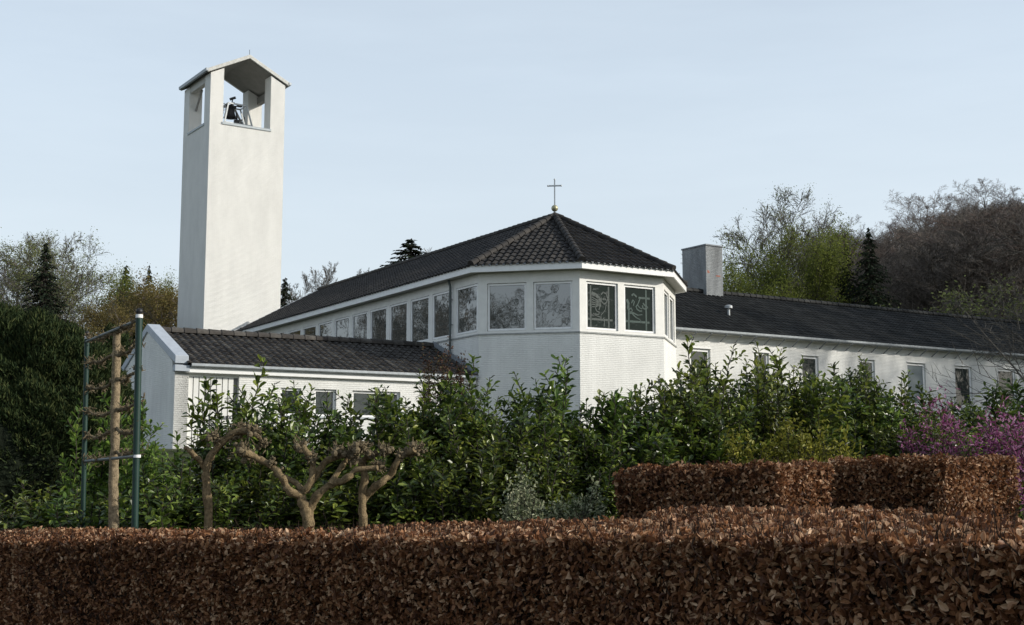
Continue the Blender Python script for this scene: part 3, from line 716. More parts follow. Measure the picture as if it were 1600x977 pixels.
while .03 + k * .8 < WLn - .5:
    o = bkm if k == 0 else bkm.copy()
    if k: COL.objects.link(o)
    x = .03 + off_ % .8 + k * .8; o.location = loc0 + Vector((*(wRd * x), 0)); k += 1
# vent pipe on the roof
vent = MB(); vx, vy = 4.35 + off_, 1.55; vz = zc(6.47)
vent.tube([(vx, vy, vz - .1), (vx, vy, vz + .42)], .06, 10); vent.lathe((vx, vy, vz + .40), [(.17, 0), (.17, .10), (.10, .14), (.01, .15)], 12)
vent.build('vent_pipe', M['galv'], wrf, fr_w, smooth=True)
MB().bar((vx - .1, vy - .45, vz - .20), (vx + .02, vy - .02, vz + .03), .34, .03).build('vent_flashing', M['galv'], wrf, fr_w)
# chimney: a low slab stack beyond the ridge, part of the roof
cb = at(1102.5, 380, 56.4)
ch = thing('chimney_stack', 'grey whitewashed brick chimney rising behind the ridge of the dark wing roof', 'chimney', (cb.x, cb.y, zc(6.9)))
fr_ch = (cb.x, cb.y, WA)
cm = MB(); cm.box(0, .98, 0, 1.62, zc(5.6), cb.z - .10); cm.build('chimney_shaft', M['chimney_brick'], ch, fr_ch)
MB().box(-.04, 1.02, -.04, 1.66, cb.z - .098, cb.z - .03).build('chimney_cap', M['lead'], ch, fr_ch, bevel=.01)
bp_ = MB()
for x, z in ((.06, 1.28), (.08, 1.34), (.58, 1.46), (.70, 1.46)): bp_.box(x, x + .12, -.006, .0, cb.z - z, cb.z - z + .05)
bp_.build('bare_bricks', M['bare_brick'], ch, fr_ch)

# ================================================================ VEGETATION helpers
def unit(v): return v / (np.linalg.norm(v, axis=-1, keepdims=True) + 1e-9)
def rand_dirs(n, rs): return unit(rs.normal(size=(n, 3)))
def leaves(base, D, Nn, L, w=.5, fold=.25, curl=.15, rs=rs_):
    """one folded, curled leaf of two quads at every base point"""
    base = np.asarray(base, float); n = len(base); D = unit(D); S = unit(np.cross(D, Nn)); U = np.cross(S, D)
    L = np.broadcast_to(L, (n,)).reshape(n, 1, 1)
    cu = curl * (1 + .5 * rs.normal(size=(n, 1, 1)))
    xs = np.array([0, .30, .72, 1.0, .72, .30]); ys = np.array([0, .5, .42, 0, -.42, -.5]) * w
    t = lambda a: a[None, :, None]
    Zl = t(np.abs(ys) * fold * 2) - cu * t(xs ** 2)
    V = base[:, None, :] + L * (t(xs) * D[:, None, :] + t(ys) * S[:, None, :] + Zl * U[:, None, :])
    k = np.arange(n)[:, None] * 6
    Fc = np.stack([k + np.array([0, 1, 2, 3]), k + np.array([0, 3, 4, 5])], 1).reshape(-1, 4)
    return V.reshape(-1, 3), Fc
def leaves_r(base, D, Nn, L, w=.5, fold=.25, curl=.15, rs=rs_, ov=0.0):
    """rounder leaf, eight outline points, each leaf folded and curled by its own amount; ov>0 is widest near the tip"""
    base = np.asarray(base, float); n = len(base); D = unit(D); S = unit(np.cross(D, Nn)); U = np.cross(S, D)
    L = np.broadcast_to(L, (n,)).reshape(n, 1, 1)
    cu = curl * (1 + .8 * rs.normal(size=(n, 1, 1))); fo = fold * (1 + .6 * rs.normal(size=(n, 1, 1)))
    xs = np.array([0, .22, .55, .84, 1.0, .84, .55, .22]); h = np.array([0, .34 - ov * .8, .5, .32 + ov, 0])
    ys = np.concatenate([h[:4], [0], -h[3:0:-1]]) * w
    t = lambda a: a[None, :, None]
    Zl = t(np.abs(ys)) * fo * 2 - cu * t(xs ** 2) + .05 * rs.normal(size=(n, 8, 1)) * t(np.abs(ys) > 0)
    wv = 1 + .12 * rs.normal(size=(n, 1, 1))
    V = base[:, None, :] + L * (t(xs) * D[:, None, :] + t(ys) * wv * S[:, None, :] + Zl * U[:, None, :])
    k = np.arange(n)[:, None] * 8
    Fc = np.stack([k + np.array([0, 1, 2, 3, 4]), k + np.array([0, 4, 5, 6, 7])], 1).reshape(-1, 5)
    return V.reshape(-1, 3), Fc
def segs_mesh(segs, n=4):
    """tapered prisms for an array of (p0,p1,r0,r1)"""
    s = np.asarray(segs, float); p0, p1, r0, r1 = s[:, 0:3], s[:, 3:6], s[:, 6], s[:, 7]
    d = unit(p1 - p0); ref = np.where(np.abs(d[:, 2:3]) > .9, np.array([[1., 0, 0]]), np.array([[0, 0, 1.]]))
    x = unit(np.cross(d, ref)); y = np.cross(d, x)
    a = np.arange(n) * 2 * np.pi / n
    c = np.cos(a)[None, :, None] * x[:, None, :] + np.sin(a)[None, :, None] * y[:, None, :]
    V = np.concatenate([p0[:, None] + c * r0[:, None, None], p1[:, None] + c * r1[:, None, None]], 1)
    k = np.arange(len(s))[:, None] * 2 * n; j = np.arange(n)
    Fc = np.stack([k + j, k + (j + 1) % n, k + n + (j + 1) % n, k + n + j], -1).reshape(-1, 4)
    return V.reshape(-1, 3), Fc
def join(parts):
    Vs, Fs, k = [], [], 0
    for V, Fc in parts:
        Vs.append(V); Fs.append(Fc + k); k += len(V)
    return np.concatenate(Vs), np.concatenate(Fs)

RMIN = .006
def grow(rs, H, r0, spec, lean=.03, trunk_seg=10, up=.25, first=.25, start=(0, 0, 0), crown=None):
    """spec: list per level of (children, length factor, angle deg, segments, jitter). returns segs, tips(position,dir)"""
    segs, tips = [], []
    def branch(p, d, L, r, lvl):
        nseg = trunk_seg if lvl == 0 else spec[lvl - 1][3]
        jit = .05 if lvl == 0 else spec[lvl - 1][4]
        pts = [p]; rad = [r]; dd = d
        for i in range(nseg):
            dd = dd + rs.normal(0, jit, 3) + np.array([0, 0, up * (.12 if lvl else .02)]); dd /= np.linalg.norm(dd)
            p = p + dd * (L / nseg); pts.append(p)
            rad.append(max(r * (1 - .85 * ((i + 1) / nseg) ** (.9 if lvl else 1.0)), .25 * r if lvl else .12 * r))
        for i in range(nseg): segs.append((*pts[i], *pts[i + 1], rad[i], rad[i + 1]))
        if lvl >= len(spec):
            tips.append((*pts[-1], *dd)); tips.append((*pts[max(1, nseg // 2)], *dd)); return
        nc, lf, ang, _, _ = spec[lvl]
        for c in range(nc):
            f0 = first if lvl == 0 else .15
            t = f0 + (1 - f0) * (c + rs.uniform(.2, 1)) / nc; t = min(t, .985)
            k = t * nseg; i = min(int(k), nseg - 1); q = pts[i] + (pts[i + 1] - pts[i]) * (k - i)
            base_d = unit(pts[i + 1] - pts[i]); a = R(ang) * rs.uniform(.7, 1.25)
            az = c * 2.4 + rs.uniform(-.6, .6) if lvl == 0 else rs.uniform(0, 6.28)
            ortho = unit(np.cross(base_d, [.3, .2, 1] if abs(base_d[2]) < .9 else [1, 0, 0])); o2 = np.cross(base_d, ortho)
            nd = base_d * math.cos(a) + (ortho * math.cos(az) + o2 * math.sin(az)) * math.sin(a)
            if lvl == 0: Lc = L * lf * (crown((t - f0) / (1 - f0)) if crown else 1.15 - .75 * t)
            else: Lc = L * lf * (1.15 - .6 * t)
            branch(q, nd, Lc * rs.uniform(.75, 1.2), max(r * (1 - .8 * t) * .55, RMIN), lvl + 1)
    branch(np.array(start, float), unit(np.array([rs.normal(0, lean), rs.normal(0, lean), 1.])), H, r0, 0)
    return np.array(segs), np.array(tips)

def bark(name, c, sc=6, vary=None): return mat(name, c, .9, .15, noise=(sc * 2, .6), bump=(sc * 8, .9, .02), vary=vary)
M['bark_grey'] = bark('grey_bark', (.115, .105, .090), 3)
M['bark_pale'] = bark('pale_twig_bark', (.20, .185, .165), 3)
M['bark_dark'] = bark('dark_bark', (.050, .043, .036), 3)
M['bark_brown'] = bark('brown_wood_bark', (.165, .142, .124), 1, (.02, .45))
M['bark_red'] = bark('reddish_bud_bark', (.150, .108, .092), 1, (.02, .25))
M['bark_plane'] = bark('mottled_trunk_bark', (.30, .235, .150), 14)
M['bark_poll'] = bark('yellow_brown_pollard_bark', (.23, .17, .095), 12)
M['knuckle'] = bark('knobbly_pollard_head', (.20, .160, .100), 20)
M['beech'] = mat('dry_beech_leaf', None, .55, .35, rnd=[(.068, .027, .013), (.150, .061, .026), (.260, .116, .050), (.38, .205, .105), (.60, .41, .26)], trans=.28)
M['hedge_core'] = mat('hedge_inner_twigs', (.040, .027, .020), .95, .1, noise=(9, .5), bump=(12, 1, .05))
M['laurel'] = mat('laurel_leaf', None, .33, .5, rnd=[(.024, .040, .011), (.052, .082, .016), (.092, .138, .023), (.150, .205, .032), (.25, .29, .055)], trans=.34, vary=(.022, .28))
M['laurel_l'] = mat('young_laurel_leaf', None, .40, .35, rnd=[(.07, .12, .025), (.12, .20, .035), (.18, .28, .05), (.28, .36, .08)], trans=.42)
M['thuja'] = mat('conifer_spray', None, .8, .15, rnd=[(.014, .026, .010), (.026, .043, .015), (.044, .062, .020), (.075, .085, .030)], trans=.1)
M['spruce'] = mat('spruce_needles', None, .8, .15, rnd=[(.010, .018, .010), (.020, .032, .016), (.034, .050, .022)], trans=.05)
M['spring'] = mat('pale_spring_leaf', None, .6, .2, rnd=[(.12, .14, .05), (.19, .22, .075), (.28, .31, .12)], trans=.4)
M['spring2'] = mat('bright_spring_leaf', None, .6, .2, rnd=[(.085, .11, .022), (.15, .18, .032), (.22, .25, .05)], trans=.4)
M['ochre'] = mat('ochre_bud_leaf', None, .6, .2, rnd=[(.11, .085, .030), (.17, .13, .045), (.20, .17, .055)], trans=.3)
M['varieg'] = mat('cream_edged_leaf', None, .5, .3, rnd=[(.06, .085, .04), (.15, .18, .09), (.30, .32, .19), (.42, .42, .28)], trans=.2)
M['yellowleaf'] = mat('yellow_green_leaf', None, .55, .25, rnd=[(.095, .10, .016), (.19, .19, .026), (.32, .30, .048)], trans=.35)
M['magenta'] = mat('magenta_petal', None, .6, .2, rnd=[(.15, .035, .09), (.28, .07, .18), (.42, .16, .31), (.58, .34, .48)], trans=.3)
M['deadleaf'] = mat('red_brown_leaf', None, .7, .2, rnd=[(.05, .024, .018), (.09, .045, .028), (.10, .09, .04)], trans=.1)

def foliage_me(name, V, Fc, m, rs, skew=1.0):
    n = len(Fc) // 2; r = np.repeat(rs.rand(n) ** skew, 2)
    return npmesh(name, V, Fc, m, r)

# ---------------------------------------------------------------- beech hedges
def hedge_mesh(path_near, width, zt, zb, leafL, dens, rs, name, twig_n=0, flat_top=None):
    """path_near: plan polyline of the near top edge, hedge lies to its left side; zt/zb: top & bottom at each point.
    leaves cover near face, top, far face, both ends, thickened over the outer 12 cm"""
    P = np.array(path_near, float); n = len(P)
    d = np.zeros_like(P); d[:-1] = P[1:] - P[:-1]; d[-1] = d[-2]; d[1:-1] = unit(P[2:] - P[1:-1]) + unit(P[1:-1] - P[:-2])
    d = unit(d); nl = np.stack([-d[:, 1], d[:, 0]], 1); wv = np.array(width).reshape(-1, 1) * np.ones((n, 1)); Q = P + nl * wv
    zt = np.array(zt, float) * np.ones(n); zb = np.array(zb, float) * np.ones(n)
    core = MB(); ins = .09
    for i in range(n - 1):
        a, b = P[i] + nl[i] * ins, P[i + 1] + nl[i + 1] * ins; c, e = Q[i + 1] - nl[i + 1] * ins, Q[i] - nl[i] * ins
        if i == 0: a = a + d[0] * ins; e = e + d[0] * ins
        if i == n - 2: b = b - d[-1] * ins; c = c - d[-1] * ins
        z = lambda j: zt[j] - ins
        core.add([(*a, zb[i]), (*b, zb[i + 1]), (*c, zb[i + 1]), (*e, zb[i]), (*a, z(i)), (*b, z(i + 1)), (*c, z(i + 1)), (*e, z(i))],
                 [(0, 1, 5, 4), (2, 3, 7, 6), (4, 5, 6, 7)] + ([(3, 0, 4, 7)] if i == 0 else []) + ([(1, 2, 6, 5)] if i == n - 2 else []))
    quads = []
    E3 = lambda p, z: np.array([p[0], p[1], z])
    for i in range(n - 1):
        quads.append((E3(P[i], zb[i]), E3(P[i + 1], zb[i + 1]), E3(P[i + 1], zt[i + 1]), E3(P[i], zt[i]), 1.0))      # near face
        quads.append((E3(P[i], zt[i]), E3(P[i + 1], zt[i + 1]), E3(Q[i + 1], zt[i + 1]), E3(Q[i], zt[i]), 1.15))     # top
        quads.append((E3(Q[i + 1], zb[i + 1]), E3(Q[i], zb[i]), E3(Q[i], zt[i]), E3(Q[i + 1], zt[i + 1]), .45))      # far face
    quads.append((E3(Q[0], zb[0]), E3(P[0], zb[0]), E3(P[0], zt[0]), E3(Q[0], zt[0]), 1.0))
    quads.append((E3(P[-1], zb[-1]), E3(Q[-1], zb[-1]), E3(Q[-1], zt[-1]), E3(P[-1], zt[-1]), 1.0))
    Bs, Ds, Ns, Ls, Rn = [], [], [], [], []
    tw = []; seed_ = rs.rand() * 6
    for a, b, c, e, wgt in quads:
        nrm = np.cross(b - a, e - a); area = np.linalg.norm(nrm); nrm = nrm / (area + 1e-9); k = int(area * dens * wgt)
        u, v = rs.rand(k, 1), rs.rand(k, 1)
        p = (a * (1 - u) + b * u) * (1 - v) + (e * (1 - u) + c * u) * v
        dep = np.abs(rs.normal(0, .075, (k, 1)))
        wob = .035 * np.sin(p[:, :1] * 3.1 + p[:, 1:2] * 2.3 + p[:, 2:] * 4) + .02 * np.sin(p[:, :1] * 9.7 - p[:, 1:2] * 8.1)
        p = p + nrm * (wob - dep + .02)
        up = np.array([0, 0, 1.])
        D = nrm * .45 + rand_dirs(k, rs) * .8 + up * (.25 if nrm[2] < .5 else .1)
        if nrm[2] < .5: D += up * -.15
        N_ = nrm + rand_dirs(k, rs) * .75 + up * .35
        pat = np.sin(p[:, 0] * 5.3 + 1.3 * np.sin(p[:, 2] * 7 + seed_)) * np.sin(p[:, 1] * 4.1 + 1.7 * np.sin(p[:, 2] * 5.1)) + .6 * np.sin(p[:, 0] * 13 + p[:, 2] * 17) * np.sin(p[:, 1] * 11 - p[:, 2] * 15)
        keep = rs.rand(k) < np.where(pat < -.75, .45, 1.0) if nrm[2] < .5 else np.ones(k, bool)
        Rn.append(np.clip(rs.rand(k) ** 1.35 + .13 * pat + (.06 if nrm[2] > .5 else 0), 0, 1)[keep])  # top leaves shifted paler, sunlight put into their colour
        Bs.append(p[keep]); Ds.append(D[keep]); Ns.append(N_[keep]); Ls.append((leafL * (.55 + .75 * rs.rand(k)))[keep])
        if twig_n and nrm[2] < .5 and wgt > .6:
            kt = int(area * 26); u, v = rs.rand(kt, 1), rs.rand(kt, 1)
            q = (a * (1 - u) + b * u) * (1 - v) + (e * (1 - u) + c * u) * v + nrm * rs.uniform(-.06, .035, (kt, 1))
            for st in range(3):
                dd = unit(rand_dirs(kt, rs) * .5 + np.array([0, 0, .8]) + nrm * .15); l = .05 + .07 * rs.rand(kt, 1); q2 = q + dd * l
                tw.append(np.concatenate([q, q2, np.full((kt, 1), .0042 - .001 * st), np.full((kt, 1), .0032 - .001 * st)], 1)); q = q2
        if twig_n and (nrm[2] > .5):
            kt = int(area * twig_n); u, v = rs.rand(kt, 1), rs.rand(kt, 1)
            q = (a * (1 - u) + b * u) * (1 - v) + (e * (1 - u) + c * u) * v - nrm * .05
            dd = unit(rand_dirs(kt, rs) * .45 + up); l = .07 + .11 * rs.rand(kt, 1)
            tw.append(np.concatenate([q, q + dd * l, np.full((kt, 1), .0030), np.full((kt, 1), .0014)], 1))
    V, Fc = leaves_r(np.concatenate(Bs), np.concatenate(Ds), np.concatenate(Ns), np.concatenate(Ls), w=.56, fold=.42, curl=.34, rs=rs)
    return npmesh(name, V, Fc, M['beech'], np.repeat(np.concatenate(Rn), 2)), core, tw

def hedge(label, seed, *a, twig_n=150, **k):
    rs = np.random.RandomState(seed); me, core, tw = hedge_mesh(*a, rs=rs, name='foliage', twig_n=twig_n, **k)
    p = a[0][len(a[0]) // 2]; t = thing('beech_hedge', label, 'hedge', (p[0], p[1], float(gz(*p))), 'clipped beech hedges')
    link('foliage', me, t)
    if tw:
        V, Fc = segs_mesh(np.concatenate(tw), 3); k0 = len(core.v); core.v += [tuple(v) for v in V]; core.f += [tuple(int(i) + k0 for i in f) for f in Fc]
    core.build('inner_twigs', M['hedge_core'], t)
    return t

hedge('long clipped brown beech hedge across the whole foreground, large dry leaves at its right end', 31,
      [(-9.5, 16.2), (-5.2, 12.4), (-2.4, 9.8), (0.0, 7.6), (1.1, 6.1), (2.0, 4.7), (2.7, 3.4)], [1.2, 1.25, 1.6, 2.3, 2.3, 1.9, 1.5],
      [at(0, 845, 16.2).z + .02, at(20, 846, 12.4).z, at(330, 848, 9.8).z, at(800, 840, 7.6).z, at(1100, 842, 6.1).z, at(1600, 856, 4.7).z, 1.50],
      [-.9, -.6, -.5, -.3, -.2, -.1, -.1], .038, 6200)
# ---- two blocks standing behind, long faces in shade, right-hand ends in sun
def block(label, seed, pxl, pxr, pxe, ytop_l, ytop_r, Yl, Yr, Ye, zb=.0):
    a, b, e = at(pxl, ytop_l, Yl), at(pxr, ytop_r, Yr), at(pxe, ytop_r, Ye)
    w = (Vector((e.x, e.y)) - Vector((b.x, b.y))).length
    ex, ey = e.x - b.x, e.y - b.y; ex, ey = ex / w, ey / w; kk = (pxl - 800) / F_PX; tt_ = (b.x - kk * b.y) / (ey + kk * ex)
    a = Vector((b.x - ey * tt_, b.y + ex * tt_, a.z))
    return hedge(label, seed, [(a.x, a.y), ((a.x + b.x) / 2, (a.y + b.y) / 2), (b.x, b.y)], w, [a.z, (a.z + b.z) / 2, b.z], zb, .050, 2800)
block('clipped beech hedge block with sunlit end, left of the two behind the front hedge', 32, 962, 1216, 1300, 740, 728, 15.6, 13.6, 14.5)
block('clipped beech hedge block beside the magenta shrubs, rightmost hedge behind the front one', 33, 1290, 1470, 1588, 727, 720, 17.2, 15.3, 16.5)
hedge('low clipped beech hedge arm joining the front hedge to the block behind', 34,
      [(at(1010, 800, 12.6).x, 12.6), (at(1120, 800, 8.0).x + .2, 7.4)], 1.15, [at(1010, 808, 12.6).z, at(1100, 818, 7.4).z], [-.2, -.2], .048, 2800)

# ---------------------------------------------------------------- laurels
def laurel_variant(seed, H=2.6, stems=17, leafL=.115, rad=.62, m='laurel', full=1.0):
    rs = np.random.RandomState(seed); segs = []; B_, D_, N_, L_ = [], [], [], []
    for s in range(stems):
        az = rs.uniform(0, 6.28); rb = rad * .35 * math.sqrt(rs.rand()); rt = rad * math.sqrt(rs.rand())
        h = H * (1.0 if s == 0 else rs.uniform(.60, .97)) * (1 - .10 * rt / rad)
        if s == 0: rt *= .3
        p0 = np.array([rb * math.cos(az), rb * math.sin(az), 0]); p1 = np.array([rt * math.cos(az), rt * math.sin(az), h])
        n = max(6, int(h / .10)); t = np.linspace(0, 1, n + 1)[:, None]
        wob = np.cumsum(rs.normal(0, .012, (n + 1, 3)), 0); wob[:, 2] = 0
        pts = p0 * (1 - t) + p1 * t + wob + np.array([[math.cos(az), math.sin(az), 0]]) * (np.sin(t * 3.14) * .12)
        for i in range(n): segs.append((*pts[i], *pts[i + 1], .013 * (1 - .8 * i / n) + .002, .013 * (1 - .8 * (i + 1) / n) + .002))
        def shoot(P, dens, lo, leaf):
            m_ = len(P) - 1; L = np.linalg.norm(P[-1] - P[0]); k = int(L / dens)
            for q in range(k):
                tt = lo + (1 - lo) * (q + rs.rand() * .6) / k; x = tt * m_; i = min(int(x), m_ - 1); p = P[i] + (P[i + 1] - P[i]) * (x - i)
                ax = unit(P[i + 1] - P[i]); ang = q * 2.4 + rs.uniform(-.4, .4)
                o = unit(np.cross(ax, [1, .3, .2])); o2 = np.cross(ax, o); out = o * math.cos(ang) + o2 * math.sin(ang)
                up = .35 + .75 * tt
                B_.append(p + out * .008); D_.append(ax * up + out + np.array([0, 0, -.12])); N_.append(ax + np.array([0, 0, .5]) + rs.normal(0, .2, 3))
                L_.append(leaf * rs.uniform(.7, 1.15) * (.72 if tt > .95 else 1))
        shoot(pts, .030, .12, leafL)
        nb = int(13 * full)
        for b in range(nb):
            tb = rs.uniform(.06, .97); i = int(tb * n); q = pts[min(i, n)]; a2 = az + rs.normal(0, 1.5); Lb = rs.uniform(.22, .50) * (1.1 - .6 * tb)
            dirb = unit(np.array([math.cos(a2), math.sin(a2), rs.uniform(.35, 1.3)])); PB = np.array([q + dirb * Lb * k / 4 + np.array([0, 0, .04 * (k / 4) ** 2]) for k in range(5)])
            for i2 in range(4): segs.append((*PB[i2], *PB[i2 + 1], .006, .004))
            shoot(PB, .028, .15, leafL * .95)
    V, Fc = leaves_r(np.array(B_), np.array(D_), np.array(N_), np.array(L_), w=.44, fold=.14, curl=.15, rs=rs, ov=.10)
    sv_, sf_ = segs_mesh(np.array(segs), 4)
    return foliage_me('foliage', V, Fc, M[m], rs, 1.1), npmesh('stems', sv_, sf_, M['bark_dark'])
LV = [laurel_variant(50 + k, H=2.6, stems=(14, 17, 12, 20, 15, 18, 13)[k], leafL=(.125, .105, .135, .095, .115, .10, .12)[k], rad=(.62, .7, .55, .75, .6, .66, .58)[k]) for k in range(7)]
LL = [laurel_variant(60 + k, H=2.6, stems=11, leafL=.125, rad=.5, m='laurel_l', full=.8) for k in range(2)]
def plant(name, label, cat, var, px, py, Y, w=1.0, rot=0, H0=2.6, group=None, zoff=0, parts=('foliage', 'stems')):
    if px > 1000: Y += min(1.4, (px - 1000) / 220)
    if 340 < px < 690 and py < 670: py -= 20
    if px >= 900 and py < 625: py -= 7
    top = at(px, py, Y); g_ = float(gz(top.x, Y)) - .05 + zoff; h = top.z - g_
    t = thing(name, label, cat, (top.x, Y, g_), group); s = h / H0
    t.rotation_euler = (.05 * math.sin(rot * 5), .06 * math.cos(rot * 3), rot); t.scale = (w, w, s)
    for nm, me in zip(parts, var):
        o = bpy.data.objects.new(nm, me); COL.objects.link(o); o.parent = t
    return t
laurels = [
 (385, 566, 17.0, 1.05, 'laurel bush with a tall sprig in front of the boarded white door'),
 (432, 590, 17.3, 1.0, 'laurel bush against the annex wall, right of the one by the boarded door'),
 (487, 598, 17.6, 1.0, 'laurel bush hiding the small annex windows'),
 (543, 655, 17.8, .9, 'lower dark laurel bush with white wall seen above it'),
 (592, 602, 17.5, 1.0, 'laurel bush reaching up over the wide annex window'),
 (660, 578, 17.2, 1.15, 'dense yellowish laurel bush under the right end of the annex gutter'),
 (705, 588, 17.8, 1.1, 'laurel bush under the brown twiggy shrub on the annex roof corner'),
 (741, 545, 17.4, 1.0, 'laurel bush with a tall pale sprig at the left corner of the apse wall'),
 (808, 560, 17.9, 1.1, 'laurel bush below the left pair of apse windows'),
 (850, 580, 17.3, 1.1, 'laurel bush between two taller sprigs before the shaded apse wall'),
 (900, 552, 17.8, 1.05, 'laurel bush with tall sprig at the edge of sun and shade on the apse wall'),
 (955, 610, 17.2, 1.1, 'lower laurel bush before the sunlit apse wall'),
 (1000, 575, 18.0, 1.0, 'laurel bush left of the tall one at the right corner of the apse'),
 (1043, 522, 18.2, 1.1, 'tall laurel bush rising at the right corner of the apse'),
 (1096, 575, 18.4, 1.1, 'laurel bush in front of the first wing window'),
 (1153, 518, 18.6, 1.1, 'tallest laurel bush, standing between the first two wing windows'),
 (1200, 556, 19.0, 1.05, 'laurel bush in front of the second wing window'),
 (1243, 538, 18.6, 1.15, 'broad laurel bush just right of the second wing window'),
 (1300, 556, 19.2, 1.1, 'laurel bush before the plain wing wall left of the third window'),
 (1352, 546, 19.4, .95, 'slim tall laurel bush covering the third wing window'),
 (1402, 580, 19.6, 1.0, 'laurel bush just left of the window with the grey blind'),
 (1447, 612, 20.0, 1.0, 'laurel bush under the window with the grey blind, behind the magenta flowers'),
 (1500, 610, 20.6, 1.0, 'laurel bush between the grey blind window and the dark one to its right'),
 (1545, 584, 20.8, 1.15, 'laurel bush in front of the dark window near the right edge'),
 (1597, 590, 21.0, 1.1, 'laurel bush at the right edge of the picture beneath bare twigs'),
]
GL = 'cherry laurels planted in a row before the church'
for k, (px, py, Y, w, lb) in enumerate(laurels):
    plant('laurel_bush', lb, 'shrub', LV[k * 3 % 7], px, py, Y, w * 1.12, rot=k * 1.7, group=GL)
front = [
 (300, 690, 15.8, 'low leafy laurel behind the leftmost pollarded tree'), (360, 715, 15.6, 'low laurel between the leftmost and the middle pollarded tree'), (432, 720, 15.9, 'low laurel behind the left arms of the forked pollard'),
 (505, 690, 15.8, 'low laurel behind the right arms of the forked pollard'), (560, 715, 15.6, 'low laurel behind the rightmost pollarded tree'), (625, 660, 15.9, 'laurel just right of the rightmost pollarded tree'),
 (690, 650, 15.8, 'front row laurel below the left corner of the apse'), (760, 640, 16.0, 'front row laurel left of the cream-edged shrub'), (825, 650, 16.3, 'front row laurel behind the cream-edged shrub'),
 (900, 640, 16.6, 'front row laurel right behind the cream-edged shrub'), (965, 660, 17.0, 'front row laurel left of the small pale shrub'), (1040, 640, 17.3, 'front row laurel behind the small pale shrub'),
 (1105, 640, 17.6, 'front row laurel left of the yellow-green shrubs'), (1180, 620, 17.9, 'laurel behind the leftmost yellow-green shrub'), (1260, 620, 18.2, 'laurel behind the middle yellow-green shrubs'),
 (1330, 625, 18.4, 'laurel behind the rightmost yellow-green shrub'), (1395, 650, 18.6, 'laurel between the yellow-green and the magenta shrubs'), (1530, 660, 19.6, 'laurel in the gap between the two magenta shrubs')]
for k, (px, py, Y, lb) in enumerate(front):
    plant('laurel_bush', lb, 'shrub', LV[(k * 2 + 1) % 7], px, py, Y, 1.12, rot=k * 2.1 + .5, group=GL)
mid = [
 (296, 668, 16.9, 'mid row laurel right in front of the white corner pier of the annex'), (345, 690, 16.9, 'mid row laurel at the foot of the boarded white door'),
 (322, 705, 16.6, 'laurel filling the gap left of the sprig before the boarded door'), (410, 632, 16.7, 'mid row laurel right of the wrought iron letters'), (462, 640, 16.9, 'mid row laurel beneath the small annex windows'),
 (522, 668, 17.0, 'mid row laurel under the white wall between the annex windows'), (572, 650, 16.9, 'mid row laurel below the left half of the wide annex window'), (628, 618, 16.7, 'mid row laurel at the right end of the wide annex window'),
 (680, 600, 16.9, 'mid row laurel just below the annex gutter end'), (728, 600, 17.0, 'mid row laurel hugging the pale sprig at the apse corner'), (780, 590, 17.1, 'mid row laurel under the shaded apse wall, left of its centre'),
 (838, 606, 17.0, 'mid row laurel at the centre of the shaded apse wall'), (885, 600, 17.2, 'mid row laurel below the sun and shade edge of the apse'), (930, 620, 17.4, 'mid row laurel at the left of the sunlit apse wall'),
 (985, 620, 17.4, 'mid row laurel at the middle of the sunlit apse wall'), (1028, 585, 17.7, 'mid row laurel left beside the tall one at the apse corner'), (1072, 585, 17.8, 'mid row laurel right beside the tall one at the apse corner'),
 (1128, 572, 18.1, 'mid row laurel just right of the first wing window'), (1178, 568, 18.2, 'mid row laurel left of the second wing window'), (1222, 570, 18.4, 'mid row laurel right of the second wing window'),
 (1275, 575, 18.6, 'mid row laurel below the plain wing wall'), (1325, 580, 18.8, 'mid row laurel left of the third visible wing window'), (1378, 592, 19.0, 'mid row laurel right of the third visible wing window'),
 (1425, 622, 19.2, 'mid row laurel below the grey blind'), (1570, 610, 20.2, 'mid row laurel behind the rightmost magenta shrub')]
for k, (px, py, Y, lb) in enumerate(mid):
    plant('laurel_bush', lb, 'shrub', LV[(k * 5 + 2) % 7], px, py + (8 if px > 900 else 4 if px < 640 else 10), Y, 1.15, rot=k * 2.9 + .9, group=GL)
light = [(150, 594, 17.2, .9, 'pale green young laurel seen through the espalier left of its trunk'), (205, 600, 17.6, .9, 'pale green young laurel right of the espalier trunk before the shaded gable'), (243, 642, 16.6, .95, 'pale green young laurel right of the green post'),
         (268, 668, 16.2, .85, 'pale young laurel at the foot of the white corner pier')]
for k, (px, py, Y, w, lb) in enumerate(light):
    plant('laurel_bush', lb, 'shrub', LL[k % 2], px, py, Y, w, rot=k * 1.3, group=GL)
low_ = [(15, 742, 15.8, 'low glossy laurel at the left edge'), (65, 738, 16.2, 'low laurel, second from the left edge'), (112, 742, 15.6, 'low laurel left of the left green post'), (160, 730, 15.6, 'low laurel behind the foot of the espalier'),
        (212, 725, 15.4, 'low laurel behind the foot of the right green post'), (255, 735, 15.3, 'low laurel between the green post and the leftmost pollard')]
for k, (px, py, Y, lb) in enumerate(low_):
    plant('laurel_bush', lb, 'shrub', LV[(k * 3) % 7], px, py, Y, 1.2, rot=k * 2.7, group=GL, zoff=-.3)

